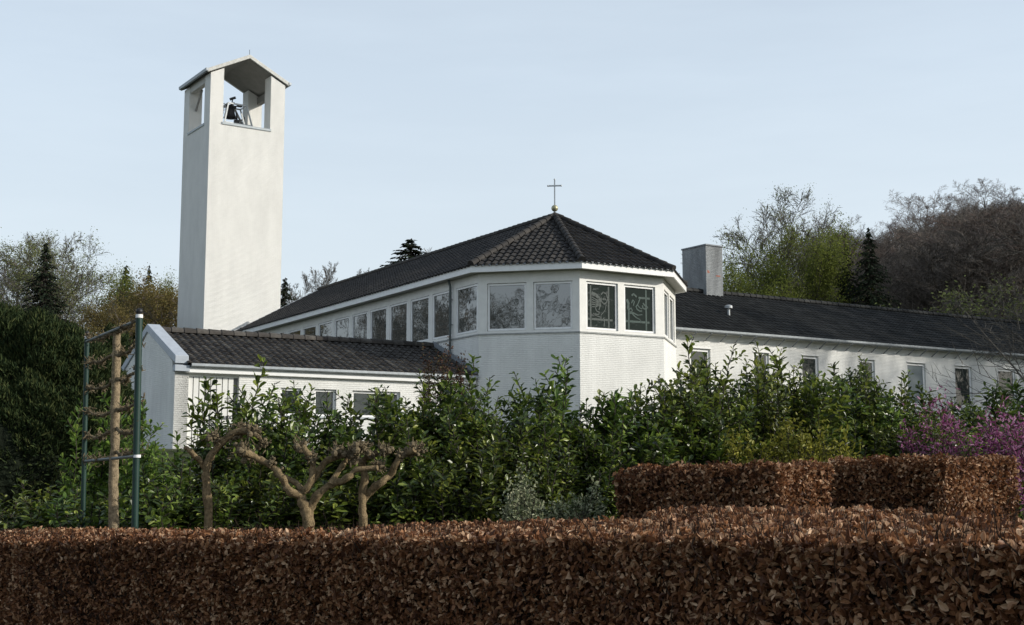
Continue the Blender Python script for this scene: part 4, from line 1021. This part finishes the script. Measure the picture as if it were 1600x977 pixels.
# ---------------------------------------------------------------- small leaved shrubs
def mound_variant(seed, H, rad, nleaf, L, m, stems_m='bark_dark', w=.5, spiky=0, top_only=0):
    rs = np.random.RandomState(seed); segs, tips = grow(rs, H * .35, .014, [(10, 1.9, 48, 4, .14), (7, .6, 38, 3, .16), (5, .55, 40, 2, .15)], trunk_seg=3, first=.05, up=.6, crown=lambda t: 1.0)
    sc = np.array([rad, rad, H]); mx = np.abs(segs[:, :6].reshape(-1, 3)).max(0); k = sc / mx
    segs[:, 0:3] *= k; segs[:, 3:6] *= k; tips[:, :3] *= k
    idx = rs.randint(0, len(tips), nleaf); B_ = tips[idx, :3] + rs.normal(0, .05, (nleaf, 3)) * np.array([rad, rad, H]); B_[:, 2] = np.abs(B_[:, 2])
    D_ = tips[idx, 3:6] * .6 + rand_dirs(nleaf, rs); N_ = rand_dirs(nleaf, rs) + np.array([0, 0, 1.])
    V, Fc = leaves(B_, D_, N_, L * (.6 + .8 * rs.rand(nleaf)), w=w, fold=.2, curl=.2, rs=rs)
    sv_, sf_ = segs_mesh(segs, 3)
    return foliage_me('foliage', V, Fc, M[m], rs), npmesh('stems', sv_, sf_, M[stems_m])
def mound(name, label, cat, seed, px, py, Y, rad, nleaf, L, m, group=None, pxb=None, **kw):
    top = at(px, py, Y); g_ = float(gz(top.x, Y)) - .03; H = top.z - g_
    var = mound_variant(seed, H, rad, nleaf, L, m, **kw); t = thing(name, label, cat, (top.x, Y, g_), group)
    for nm, me in zip(('foliage' if m != 'magenta' else 'blossom', 'stems'), var):
        o = bpy.data.objects.new(nm, me); COL.objects.link(o); o.parent = t
    return t
mound('variegated_shrub', 'rounded grey-green shrub with cream-edged leaves just behind the front hedge', 'shrub', 71, 838, 730, 15.0, .52, 5200, .040, 'varieg')
mound('variegated_shrub', 'cream-leaved shrub lobe beside the left end of the hedge block', 'shrub', 72, 900, 752, 15.2, .42, 3600, .040, 'varieg')
mound('variegated_shrub', 'small pale shrub behind the left end of the beech block', 'shrub', 73, 1015, 705, 17.0, .42, 2600, .040, 'varieg')
for k, (px, py, r_, lb) in enumerate(((1150, 690, .42, 'low yellow-green shrub, leftmost of four above the beech block'), (1225, 662, .42, 'tallest yellow-green shrub, second of four above the beech block'),
        (1290, 678, .40, 'yellow-green shrub, third of four above the beech block'), (1345, 690, .42, 'yellow-green shrub, rightmost of four above the beech block'))):
    mound('yellow_green_shrub', lb, 'shrub', 80 + k, px, py - 10, 17.5, r_ * 1.1, 3000, .056, 'yellowleaf', group='yellow-green spring shrubs')
for k, (px, py, Y, r_, n_, lb) in enumerate(((1455, 612, 19.6, .66, 2500, 'magenta flowering shrub in front of the laurel under the grey blind window'), (1505, 648, 19.0, .60, 2100, 'low magenta flowering shrub left of the one at the right edge'), (1582, 634, 19.2, .68, 2500, 'magenta flowering shrub at the right edge behind the beech block'))):
    t = mound('flowering_shrub', lb, 'shrub', 90 + k, px, py, Y, r_, n_, .070, 'magenta', group='magenta flowering shrubs', w=.30)
    rs = np.random.RandomState(95 + k); Hh = at(px, py, Y).z - t.location.z
    n_ = 1500; B_ = rs.normal(0, .42, (n_, 3)) * np.array([r_, r_, 0]) + np.array([0, 0, 1]) * (rs.rand(n_, 1) * Hh * .85)
    V, Fc = leaves(B_, rand_dirs(n_, rs) + [0, 0, .3], rand_dirs(n_, rs) + [0, 0, 1], .05, w=.45, rs=rs)
    o = bpy.data.objects.new('leaves', foliage_me('leaves', V, Fc, M['laurel'], rs)); COL.objects.link(o); o.parent = t
mound('brown_shrub', 'red-brown twiggy shrub at the corner where annex roof meets the nave wall', 'shrub', 99, 697, 527, 36.2, .75, 2600, .075, 'deadleaf')

# ---------------------------------------------------------------- pollarded trees
def pollard(label, seed, Y, chains, heads, rpx=1.0):
    rs = np.random.RandomState(seed); root = at(*chains[0][0][0], Y); g_ = float(gz(root.x, Y)) - .05
    t = thing('pollarded_tree', label, 'tree', (root.x, Y, g_), 'pollarded trees behind the front hedge')
    mb = MB()
    for ci, (pts, ra, rb) in enumerate(chains):
        P = []; dep = 0
        for i, (x, y) in enumerate(pts):
            P.append(at(x, y, Y + (0 if ci == 0 else (rs.uniform(-.06, .06) + (.10 * (-1) ** ci) * i / len(pts)))))
        if ci == 0: P = [Vector((P[0].x, P[0].y, g_))] + P; ra_ = ra * 1.15
        # smooth the chain
        Q = []
        for i in range(len(P) - 1):
            p0, p1, p2, p3 = P[max(i - 1, 0)], P[i], P[i + 1], P[min(i + 2, len(P) - 1)]
            for s in range(4):
                u = s / 4; Q.append(.5 * ((2 * p1) + (p2 - p0) * u + (2 * p0 - 5 * p1 + 4 * p2 - p3) * u * u + (3 * p1 - p0 - 3 * p2 + p3) * u ** 3) + Vector(rs.normal(0, .004, 3)))
        Q.append(P[-1]); n = len(Q); mb.tube(Q, [.78 * (ra + (rb - ra) * i / (n - 1)) * (1 + rs.normal(0, .10)) for i in range(n)], 9)
    mb.build('trunk', M['bark_poll'], t, smooth=True, angle=70)
    kb = MB(); sg = []
    for (x, y, r_) in heads:
        c = at(x, y, Y + rs.uniform(-.08, .08))
        for q in range(9): kb.ball(c + Vector(rs.normal(0, r_ * .34, 3)), r_ * rs.uniform(.20, .42), 4)
        for q in range(42):
            d = unit(rs.normal(size=3) + np.array([0, 0, .55])); p = np.array(c) + d * r_ * .25 + rs.normal(0, r_ * .25, 3)
            l = r_ * rs.uniform(.22, .60); sg.append((*p, *(p + d * l), .0075, .0055)); e = p + d * l
            sg.append((*e, *(e + unit(d + rs.normal(0, .5, 3)) * .016), .0085, .005))
    V, Fc = segs_mesh(np.array(sg), 5)
    me2 = MB(); me2.v = [tuple(v) for v in V]; me2.f = [tuple(int(i) for i in f) for f in Fc]
    k0 = len(kb.v); kb.v += me2.v; kb.f += [tuple(i + k0 for i in f) for f in me2.f]
    kb.build('knuckles', M['knuckle'], t)
    return t
PY = 14.0; u_ = PY / 2000
pollard('leftmost pollarded tree, single slim trunk leaning over to the right', 101, PY,
        [([(325, 835), (323, 770), (322, 738), (328, 714), (346, 692), (368, 676), (392, 673)], 9 * u_, 7 * u_), ([(322, 735), (312, 720), (298, 706), (290, 700)], 6.5 * u_, 4.5 * u_), ([(388, 674), (402, 680), (410, 694)], 6 * u_, 4 * u_)],
        [(334, 686, .11), (375, 672, .10), (396, 676, .11), (410, 694, .08), (362, 682, .07)])
pollard('middle pollarded tree forking low into several crooked arms', 102, 13.8,
        [([(482, 835), (479, 805), (472, 785), (471, 771)], 13 * u_, 9 * u_), ([(472, 774), (455, 770), (446, 758), (438, 742), (420, 726), (398, 714), (382, 708)], 8 * u_, 6 * u_), ([(473, 768), (462, 755), (445, 746), (434, 738)], 6 * u_, 5 * u_),
         ([(474, 770), (486, 752), (489, 730), (484, 712), (472, 698)], 7 * u_, 5 * u_), ([(476, 768), (494, 742), (508, 722), (530, 713), (552, 706), (566, 702)], 7.5 * u_, 5.5 * u_),
         ([(482, 812), (486, 790), (498, 772), (518, 757), (540, 750), (556, 735), (590, 731)], 9.5 * u_, 5.5 * u_), ([(516, 757), (528, 738), (540, 722), (546, 712)], 6 * u_, 5 * u_)],
        [(378, 707, .14), (392, 714, .09), (436, 740, .06), (470, 697, .10), (488, 716, .09), (526, 706, .10), (548, 712, .12), (566, 700, .11), (425, 722, .05)])
pollard('rightmost pollarded tree with twin stems and an arm reaching right', 103, PY,
        [([(568, 835), (566, 795), (567, 765), (570, 742), (565, 726), (574, 714), (590, 708)], 9 * u_, 6 * u_), ([(567, 785), (578, 768), (594, 754), (610, 742), (620, 722), (632, 710), (648, 703)], 8 * u_, 6 * u_), ([(566, 727), (556, 716), (550, 708)], 6 * u_, 5 * u_)],
        [(556, 700, .09), (600, 706, .10), (594, 729, .09), (628, 712, .07), (644, 704, .11), (654, 702, .08), (580, 712, .06)])

# ---------------------------------------------------------------- espalier and its frame
sup = at(215, 820, 13.0)
frm = thing('espalier_support', 'two dark green steel posts with white rings joined by dark bars, holding the espalier', 'plant support', (sup.x, sup.y, float(gz(sup.x, sup.y))))
def post(px_t, py_t, px_b, Y, r):
    a = at(px_b, 850, Y); b = at(px_t, py_t, Y); a.z = float(gz(a.x, Y)) - .1
    o = MB().tube([a, b], r, 14).build('post', M['green_steel'], frm, smooth=True)
    MB().tube([b, b + Vector((0, 0, .035))], r * 1.08, 14).build('ring', M['trim'], o, smooth=True)
    MB().ball(b + Vector((0, 0, .068)), r * 1.0, 8).build('cap', M['iron'], o, smooth=True)
    return a, b
Yl, Yr = 15.2, 13.0
la, lb_ = post(136, 530, 131, Yl, .028); ra_, rb_ = post(217.5, 497, 213, Yr, .034)
for yl, yr in ((534, 500), (721, 713)):
    MB().tube([at(135 if yl < 600 else 132, yl, Yl), at(217 if yr < 600 else 214, yr, Yr)], .017, 8).build('bar', M['pipe'], frm, smooth=True)
q = at(214, 713, Yr); MB().tube([q - Vector((0, 0, .014)), q + Vector((0, 0, .014))], .038, 14).build('ring', M['trim'], frm, smooth=True)
rs = np.random.RandomState(111); Yt = 14.0
tb = at(177, 840, Yt); esp = thing('espalier_tree', 'slim leafless espalier tree with rows of knobbly arms trained between green posts', 'tree', (tb.x, tb.y, float(gz(tb.x, tb.y))))
tk = MB(); pts = [(177.5, 880), (177.5, 828), (177, 770), (179, 700), (180, 640), (181, 590), (182, 545), (183, 518)]
Pp = [at(x, y, Yt) for x, y in pts]; Q = []
for a, b in zip(Pp, Pp[1:]):
    for s in range(5): Q.append(a.lerp(b, s / 5) + Vector(rs.normal(0, .003, 3)))
Q.append(Pp[-1]); tk.tube(Q, [(.056 - .015 * i / len(Q)) * (1 + rs.normal(0, .05)) for i in range(len(Q))], 12)
tk.build('trunk', M['bark_plane'], esp, smooth=True, angle=70)
rows = [(530, 517, 497), (565, 552, 538), (606, 592, 578), (644, 640, 626), (682, 668, 672), (718, 706, 700)]
def arm(A_, B_, ra, rb):
    am = MB(); n = 12; P = [A_.lerp(B_, i / n) + Vector((0, 0, -.05 * math.sin(math.pi * i / n))) + Vector(rs.normal(0, .009, 3)) for i in range(n + 1)]
    am.tube(P, [(ra + (rb - ra) * i / n) * (1 + rs.normal(0, .16)) for i in range(n + 1)], 7)
    sg = []
    for i in range(70):
        k = rs.randint(1, n + 1); p = np.array(P[k]) + rs.normal(0, .008, 3); d = unit(rs.normal(size=3) + np.array([0, 0, .4])); l = rs.uniform(.015, .05)
        sg.append((*p, *(p + d * l), .007, .004))
    for c in (P[n], P[n // 2]):
        for i in range(30):
            p = np.array(c) + rs.normal(0, .03, 3); d = unit(rs.normal(size=3) + np.array([0, 0, .5])); l = rs.uniform(.02, .07); sg.append((*p, *(p + d * l), .007, .0035))
    V, Fc = segs_mesh(np.array(sg), 4); k0 = len(am.v); am.v += [tuple(v) for v in V]; am.f += [tuple(int(i) + k0 for i in f) for f in Fc]
    am.build('branch', M['knuckle'], esp)
for yl, yc, yr in rows:
    c = at(181, yc, Yt); arm(c, at(138, yl, Yl - .05), .022, .013); arm(c, at(214, yr, Yr + .05), .022, .013)

# ---------------------------------------------------------------- conifer hedge on the left
def spray_mass(seed, boxes, n, L, m, dens_noise=1.0):
    rs = np.random.RandomState(seed); B_, D_, N_ = [], [], []
    for (c, r3) in boxes:
        k = int(n * r3[0] * r3[2]); d = rand_dirs(k, rs); d[:, 2] = np.abs(d[:, 2]) * rs.choice([1, 1, 1, -1], k); rad = (.86 + .14 * rs.rand(k, 1)) * (1 + .10 * np.sin(d[:, :1] * 7 + d[:, 2:] * 9) + .06 * np.sin(d[:, 1:2] * 13 + d[:, 2:] * 11))
        p = np.array(c) + d * rad * np.array(r3); B_.append(p); D_.append(d * .7 + np.array([0, 0, .55]) + rand_dirs(k, rs) * .55); N_.append(rand_dirs(k, rs) + d * .5)
    B_ = np.concatenate(B_); V, Fc = leaves(B_, np.concatenate(D_), np.concatenate(N_), L * (.6 + .8 * rs.rand(len(B_))), w=.24, fold=.1, curl=.3, rs=rs)
    return V, Fc, rs
def conifer_mass(label, seed, lobes, n=1500, L=.30):
    boxes = []; core = MB()
    for (px, py, Y, rx, ry) in lobes:
        t_ = at(px, py, Y); g_ = float(gz(t_.x, Y)); rz = (t_.z - g_) * .62; c = (t_.x, Y, t_.z - rz * 1.05); boxes.append((c, (rx, ry, rz)))
        pr = [(rx * .80 * math.sin(math.pi * i / 10) + .001, -rz * .84 * math.cos(math.pi * i / 10)) for i in range(11)]
        core.lathe(c, pr, 14)
    V, Fc, rs = spray_mass(seed, boxes, n, L, 'thuja')
    c = boxes[0][0]; t = thing('conifer_hedge', label, 'hedge', (c[0], c[1], float(gz(c[0], c[1]))))
    link('foliage', foliage_me('foliage', V, Fc, M['thuja'], rs, 1.2), t)
    core.build('inner_branches', mat('conifer_inner', (.010, .014, .008), .95, .1, noise=(3, .5), bump=(6, 1, .2)), t)
    return t
conifer_mass('tall dense dark green conifer hedge at the left edge', 121,
             [(-40, 492, 25, 1.6, 1.4), (20, 488, 25, 1.3, 1.3), (75, 497, 24.6, 1.2, 1.3), (125, 520, 24.8, 1.1, 1.2), (60, 590, 23.6, 1.2, .9), (5, 600, 23.4, 1.3, .9), (118, 600, 24.0, 1.0, .9)], n=16000, L=.10)
conifer_mass('lower dark evergreen behind the espalier, between conifer hedge and shaded gable', 122,
             [(150, 535, 46, 1.6, 1.4), (185, 520, 48, 1.6, 1.4), (232, 512, 66, 2.4, 2.0)], n=5000, L=.18)

# ---------------------------------------------------------------- trees behind
def tree_me(seed, H, r0, spec, bk_m, nleaf=0, L=.12, lm=None, n=3, jl=.25, **kw):
    rs = np.random.RandomState(seed); segs, tips = grow(rs, H, r0, spec, **kw)
    z = max(segs[:, 5].max(), 1e-3); segs[:, :6] *= H / z; tips[:, :3] *= H / z
    big = segs[:, 6] > .05
    parts_ = [segs_mesh(segs[big], 7)] if big.any() else []
    parts_.append(segs_mesh(segs[~big], n)); V, Fc = join(parts_)
    me = npmesh('trunk_and_limbs', V, Fc, M[bk_m]); out = [me]
    if nleaf:
        idx = rs.randint(0, len(tips), nleaf); B_ = tips[idx, :3] + rs.normal(0, jl, (nleaf, 3))
        V, Fc = leaves(B_, rand_dirs(nleaf, rs), rand_dirs(nleaf, rs) + [0, 0, .6], L * (.6 + .8 * rs.rand(nleaf)), w=.6, rs=rs)
        out.append(foliage_me('crown', V, Fc, M[lm], rs))
    return out
rnd_crown = lambda t: .55 + .75 * math.sin(math.pi * min(1, t * .9 + .12)) ** .8
SP = [(16, .42, 50, 6, .10), (8, .50, 42, 4, .14), (6, .55, 42, 3, .16), (4, .6, 40, 2, .18)]
SPu = [(20, .34, 32, 6, .08), (9, .50, 34, 4, .12), (6, .55, 36, 3, .14), (6, .62, 36, 2, .16)]
def put_tree(name, label, cat, meshes, px, py, Y, H0, w=1.0, rot=0, group=None, names=('trunk_and_limbs', 'crown'), x=None, h=None):
    if x is None: top = at(px, py, Y); x = top.x; g_ = float(gz(x, Y)) - .2; h = top.z - g_
    else: g_ = float(gz(x, Y)) - .2
    t = thing(name, label, cat, (x, Y, g_), group); s = h / H0; t.scale = (s * w, s * w, s); t.rotation_euler = (0, 0, rot)
    for nm, me in zip(names, meshes):
        o = bpy.data.objects.new(nm, me); COL.objects.link(o); o.parent = t
    return t
RMIN = .015
T_bare = [tree_me(200 + k, 15, .22, SP, 'bark_grey', crown=rnd_crown, first=.22) for k in range(2)]
T_up = [tree_me(210 + k, 15, .20, SPu, 'bark_grey', first=.12, crown=lambda t: 1.25 - .8 * t) for k in range(2)]
T_pale = [tree_me(220, 15, .22, SPu, 'bark_grey', nleaf=26000, L=.075, lm='spring', first=.14, crown=lambda t: .9 + .5 * math.sin(3.1 * t), jl=.22)]
T_bright = [tree_me(221, 13, .22, SP, 'bark_dark', nleaf=42000, L=.095, lm='spring2', first=.18, crown=rnd_crown, jl=.35)]
T_ochre = [tree_me(222, 10, .20, SP, 'bark_brown', nleaf=30000, L=.09, lm='ochre', first=.10, crown=rnd_crown, jl=.35)]
RMIN = .018
SPd = SP[:3] + [(6, .6, 42, 2, .18)]
T_brown = [tree_me(230 + k, 15, .24, SPd, 'bark_brown', crown=rnd_crown, first=.18, n=3) for k in range(4)]
T_red = [tree_me(236, 15, .22, SPd, 'bark_red', crown=rnd_crown, first=.15)]
T_thin = [tree_me(240 + k, 12, .10, [(15, .34, 30, 5, .08), (7, .5, 32, 3, .12), (5, .55, 34, 2, .14)], 'bark_pale', first=.2) for k in range(2)]

def spruce_me(seed, H=12, rad=2.4, n=34, dens=1.0, m='spruce'):
    rs = np.random.RandomState(seed); segs = [(0, 0, 0, 0, 0, H * .98, .14, .02)]; B_, D_, N_, L_ = [], [], [], []
    for i in range(n):
        t = (i + .3) / n; z = H * (.06 + .92 * t); nb = 7 if t < .85 else 5; Lb0 = rad * (1 - t) ** 1.0 + .08
        for b in range(nb):
            z = H * (.06 + .92 * min(.995, t + rs.uniform(-.02, .02))); az = rs.uniform(0, 6.28); Lb = Lb0 * rs.uniform(.6, 1.2); dr = np.array([math.cos(az), math.sin(az), 0]); k = 6
            P = [np.array([0, 0, z]) + dr * (Lb * s / k) + np.array([0, 0, .10 * Lb * s / k - .42 * Lb * (s / k) ** 2 + .16 * Lb * (s / k) ** 4]) for s in range(k + 1)]
            for s in range(k): segs.append((*P[s], *P[s + 1], .025 * (1 - s / k) + .006, .025 * (1 - (s + 1) / k) + .004))
            nl = int(26 * dens * max(.35, Lb / rad)) + 6
            for q in range(nl):
                tt = (.12 + .88 * rs.rand() ** .8) * k; s = min(int(tt), k - 1); p = P[s] + (P[s + 1] - P[s]) * (tt - s)
                sd = np.array([-dr[1], dr[0], 0]) * rs.choice([-1, 1]); B_.append(p); D_.append(dr * .7 + sd * rs.uniform(.3, 1.1) + np.array([0, 0, rs.uniform(-.55, .10)])); N_.append(np.array([0, 0, 1.]) + rs.normal(0, .35, 3)); L_.append(.34 * rs.uniform(.6, 1.3) * (.30 + .70 * (1 - t) ** .7))
    V, Fc = leaves(np.array(B_), np.array(D_), np.array(N_), np.array(L_), w=.46, fold=.1, curl=.25, rs=rs)
    sv_, sf_ = segs_mesh(np.array(segs), 5)
    return [npmesh('trunk', sv_, sf_, M['bark_dark']), foliage_me('crown', V, Fc, M[m], rs, 1.1)]
S_v = [spruce_me(300, rad=3.0, n=58, dens=1.2), spruce_me(301, rad=2.4, n=58, dens=1.2)]
S_b = spruce_me(302, rad=6.0, n=110, dens=1.5)
sn = ('trunk', 'crown')
# left background
put_tree('bare_tree', 'tall bare tree at the left edge above the conifer hedge', 'tree', T_up[0], 12, 398, 95, 15, 1.3, .4)
put_tree('bare_tree', 'thin bare tree cut by the left edge', 'tree', T_bare[1], -40, 410, 100, 15, 1.0, 1.4)
put_tree('bare_tree', 'tall bare greyish tree standing behind the dark spruce at left', 'tree', T_up[1], 52, 362, 104, 15, 1.25, 2.0)
put_tree('bare_tree', 'bare tree between the dark spruce and the pale green tree', 'tree', T_up[0], 96, 370, 106, 15, 1.1, 3.0)
put_tree('spruce_tree', 'tall dark spruce in front of bare trees, left of the pale green tree', 'tree', S_b, 72, 372, 80, 12, .72, 0, names=sn)
put_tree('spring_tree', 'tall rounded tree in first pale green leaf at left', 'tree', T_pale[0], 138, 360, 88, 15, 1.25, .8)
put_tree('spring_tree', 'low greenish tree standing between the dark spruces', 'tree', T_bright[0], 204, 420, 78, 13, .75, 2.2)
put_tree('spruce_tree', 'dark spruce top left of the small lone spruce tip', 'tree', S_b, 198, 408, 84, 12, .6, 1.2, names=sn)
put_tree('spruce_tree', 'small lone dark spruce tip close to the tower', 'tree', S_b, 234, 408, 90, 12, .4, 2.2, names=sn)
put_tree('spring_tree', 'ochre budding tree right beside the foot of the tower', 'tree', T_ochre[0], 250, 432, 74, 10, 1.15, 1.2)
put_tree('spring_tree', 'ochre budding tree partly hidden by the tower', 'tree', T_ochre[0], 282, 438, 78, 10, 1.0, 3.2)
put_tree('spring_tree', 'dark olive tree behind the espalier head', 'tree', T_ochre[0], 168, 470, 66, 10, 1.0, 4.2)
# behind the nave
for k, (px, py, lb) in enumerate(((462, 440, 'thin bare tree behind the nave roof, next to the dark conifer by the tower'), (480, 430, 'thin bare tree behind the nave roof, second from the tower'), (502, 422, 'thin bare tree behind the nave roof, left of the tallest of its row'),
                                  (524, 412, 'tallest thin bare tree behind the nave roof'), (548, 418, 'thin bare tree behind the nave roof, right of the tallest'), (562, 428, 'rightmost thin bare tree behind the nave roof'))):
    put_tree('bare_tree', lb, 'tree', T_up[k % 2], px, py - 4, 118 + 3 * k, 15, .8, k * 1.1 + .7, group='thin bare trees behind the nave')
put_tree('bare_tree', 'bare twig tips showing above the nave ridge right of the spruce', 'tree', T_thin[1], 678, 384, 120, 12, .8, .3)
put_tree('spruce_tree', 'dark conifer squeezed between the tower and the nave roof', 'tree', S_b, 446, 428, 95, 12, .75, .3, names=sn)
put_tree('spruce_tree', 'broad dark spruce top above the nave ridge', 'tree', S_b, 643, 366, 88, 12, 1.8, 2.3, names=sn)
put_tree('spruce_tree', 'low spruce tip left of the broad one above the nave ridge', 'tree', S_b, 615, 402, 92, 12, .6, 1.3, names=sn)
# right background
put_tree('spring_tree', 'tall open tree in faint leaf rising behind the chimney', 'tree', tree_me(250, 15, .22, SPu, 'bark_grey', nleaf=11000, L=.065, lm='spring', first=.16, crown=lambda t: 1.05 + .35 * math.sin(3.1 * t), jl=.2), 1180, 294, 88, 15, .95, .5)
put_tree('spring_tree', 'bright yellow-green leafing tree right of the tall open one', 'tree', T_bright[0], 1226, 352, 84, 13, .82, .9)
put_tree('spring_tree', 'low olive leafing tree right beside the chimney', 'tree', T_bright[0], 1165, 415, 80, 13, .9, 2.9)
put_tree('bare_tree', 'small bare bush left of the chimney above the apse eave', 'tree', T_brown[1], 1056, 398, 110, 15, .8, 1.9)
put_tree('bare_tree', 'bare tree with reddish buds right of the yellow-green tree', 'tree', T_red[0], 1283, 342, 125, 15, 1.25, .2)
put_tree('bare_tree', 'lower reddish bare tree in the dip of the skyline', 'tree', T_red[0], 1318, 362, 118, 15, 1.2, 1.5)
put_tree('spruce_tree', 'tall dark spruce before the bare wood on the right', 'tree', S_b, 1357, 348, 82, 12, .62, 2.0, names=sn)
put_tree('spruce_tree', 'smaller dark spruce left of the tall one before the wood', 'tree', S_b, 1322, 370, 83, 12, .5, .6, names=sn)
for k, (px, py, lb) in enumerate(((1262, 350, 'brownish bare crown just right of the yellow-green tree top'), (1300, 348, 'rounded reddish bare crown between the green tree and the spruces'), (1336, 360, 'bare crown in the dip of the skyline right behind the spruces'),
        (1372, 348, 'bare crown right of the tall spruce tip'), (1396, 334, 'bare crown where the wood starts to climb, left of the domed tree'), (1422, 330, 'bare crown at the left foot of the domed skyline tree'), (1470, 322, 'bare crown at the right foot of the domed skyline tree'), (1505, 306, 'bare crown midway between the domed and the highest skyline tree'))):
    for j in range(2):
        put_tree('bare_tree', lb if j == 0 else lb.replace('crown', 'lower crown', 1), 'tree', (T_brown + T_red)[(k + j * 2) % 5], px + 12 * j, py + 14 * j, 118 + 9 * ((k + j) % 3) - 8 * j, 15, 1.05, k * 1.9 + j)
put_tree('bare_tree', 'domed bare tree standing clear on the skyline of the wooded hill', 'tree', T_brown[2], 1441, 296, 150, 15, 1.45, .4)
put_tree('bare_tree', 'spreading bare tree highest on the skyline near the right edge', 'tree', T_brown[0], 1545, 278, 140, 15, 1.5, 2.4)
put_tree('spring_tree', 'faint green young tree above the far wing roof', 'tree', tree_me(251, 8, .10, SP[:3] + [(4, .6, 40, 2, .18)], 'bark_grey', nleaf=3500, L=.12, lm='spring', first=.1, crown=rnd_crown), 1490, 445, 76, 8, 1.3, .5)
skx = [1000, 1060, 1240, 1285, 1340, 1400, 1440, 1480, 1540, 1600, 1900]; sky_ = [450, 425, 410, 366, 386, 350, 348, 330, 304, 296, 262]
rs = np.random.RandomState(400); cnt = 0
cand = [(px_, Y_) for px_, Y_ in zip(np.concatenate([np.linspace(1238, 1700, 36), np.linspace(1225, 1480, 28)]), rs.uniform(130, 185, 64))] + [(rs.uniform(1235, 1760), rs.uniform(96, 185)) for _ in range(260)] + [(rs.uniform(1030, 1240), rs.uniform(110, 180)) for _ in range(50)]
for px, Y in cand:
    top = at(px, np.interp(px, skx, sky_) + rs.uniform(4, 30), Y); g_ = float(gz(top.x, Y)); hmax = top.z - g_
    if hmax < 6.5: continue
    h = min(hmax, 27) if cnt < 64 else min(hmax, rs.uniform(9, 19)); cnt += 1
    if cnt > 150: break
    k = cnt % 4; put_tree('bare_tree', 'bare brown tree in the dense wood covering the hillside on the right' if cnt % 9 else 'bare tree with reddish buds in the dense wood covering the hillside', 'tree', T_brown[k] if cnt % 9 else T_red[0], 0, 0, Y, 15, 1.35 + rs.uniform(-.2, .4), rs.uniform(0, 6.28), group='bare trees of the hillside wood', x=top.x, h=h)
RMIN = .009
# near bare tree whose twigs reach in from the right edge
nt_ = tree_me(260, 8, .09, [(15, .42, 55, 6, .10), (8, .55, 40, 4, .13), (6, .6, 38, 3, .14)], 'bark_grey', first=.22, crown=lambda t: 1.25 - .5 * t, n=4)
put_tree('bare_tree', 'slender bare tree whose fine twigs cross the wing roof at the right edge', 'tree', nt_, 1640, 268, 27, 8, 1.0, 1.0)
put_tree('bare_tree', 'bare twiggy tree low at the right edge before the wing wall', 'tree', nt_, 1665, 395, 31, 8, 1.25, 2.6)
# trees outside the frame: a row added as shade for the wing, others mirrored
for k, (x, Y, h) in enumerate(((52, 52, 26), (57, 57, 28), (52, 62, 27), (57, 67, 29), (53, 72, 28), (60, 77, 29), (56, 82, 29), (64, 88, 29), (62, 94, 29), (61, 51, 28), (62, 62, 30), (63, 71, 30), (68, 57, 30), (69, 66, 31), (70, 76, 31), (70, 50, 30))):
    put_tree('bare_tree', 'unseen bare tree added to shade the wing', 'tree', (T_up + T_brown)[k % 5], 0, 0, Y - 5, 15, .62, k, group='unseen bare trees added to shade the wing', x=x, h=h)  # unseen row, put in to dim the sun on the wing
for k, (x, Y, h) in enumerate(((-15, 16, 13), (-25, 10, 14), (-22, 2, 16), (-40, 70, 14), (-35, 62, 12), (-48, 76, 14), (-58, 84, 16), (-52, 96, 13), (-66, 90, 17))):
    put_tree('bare_tree', 'tall bare tree in the garden facing the church windows', 'tree', (T_bare[k % 2] if k < 3 else T_up[k % 2]), 0, 0, Y, 15, 1.2, k * 1.3, group='trees mirrored in the church windows', x=x, h=h)
for k, (x, Y, h) in enumerate(((42, 17.6, 23), (46.5, 20.5, 24), (50, 25, 22), (44, 27, 20))):
    put_tree('spruce_tree', 'unseen dark spruce added to darken the sunlit church panes and shade the shrubs', 'tree', S_v[k % 2], 0, 0, Y, 12, 1.5, k, group='unseen spruces added to darken panes and shade shrubs', names=sn, x=x, h=h)  # out of view, added for dark pane reflections and shade on the right shrubs
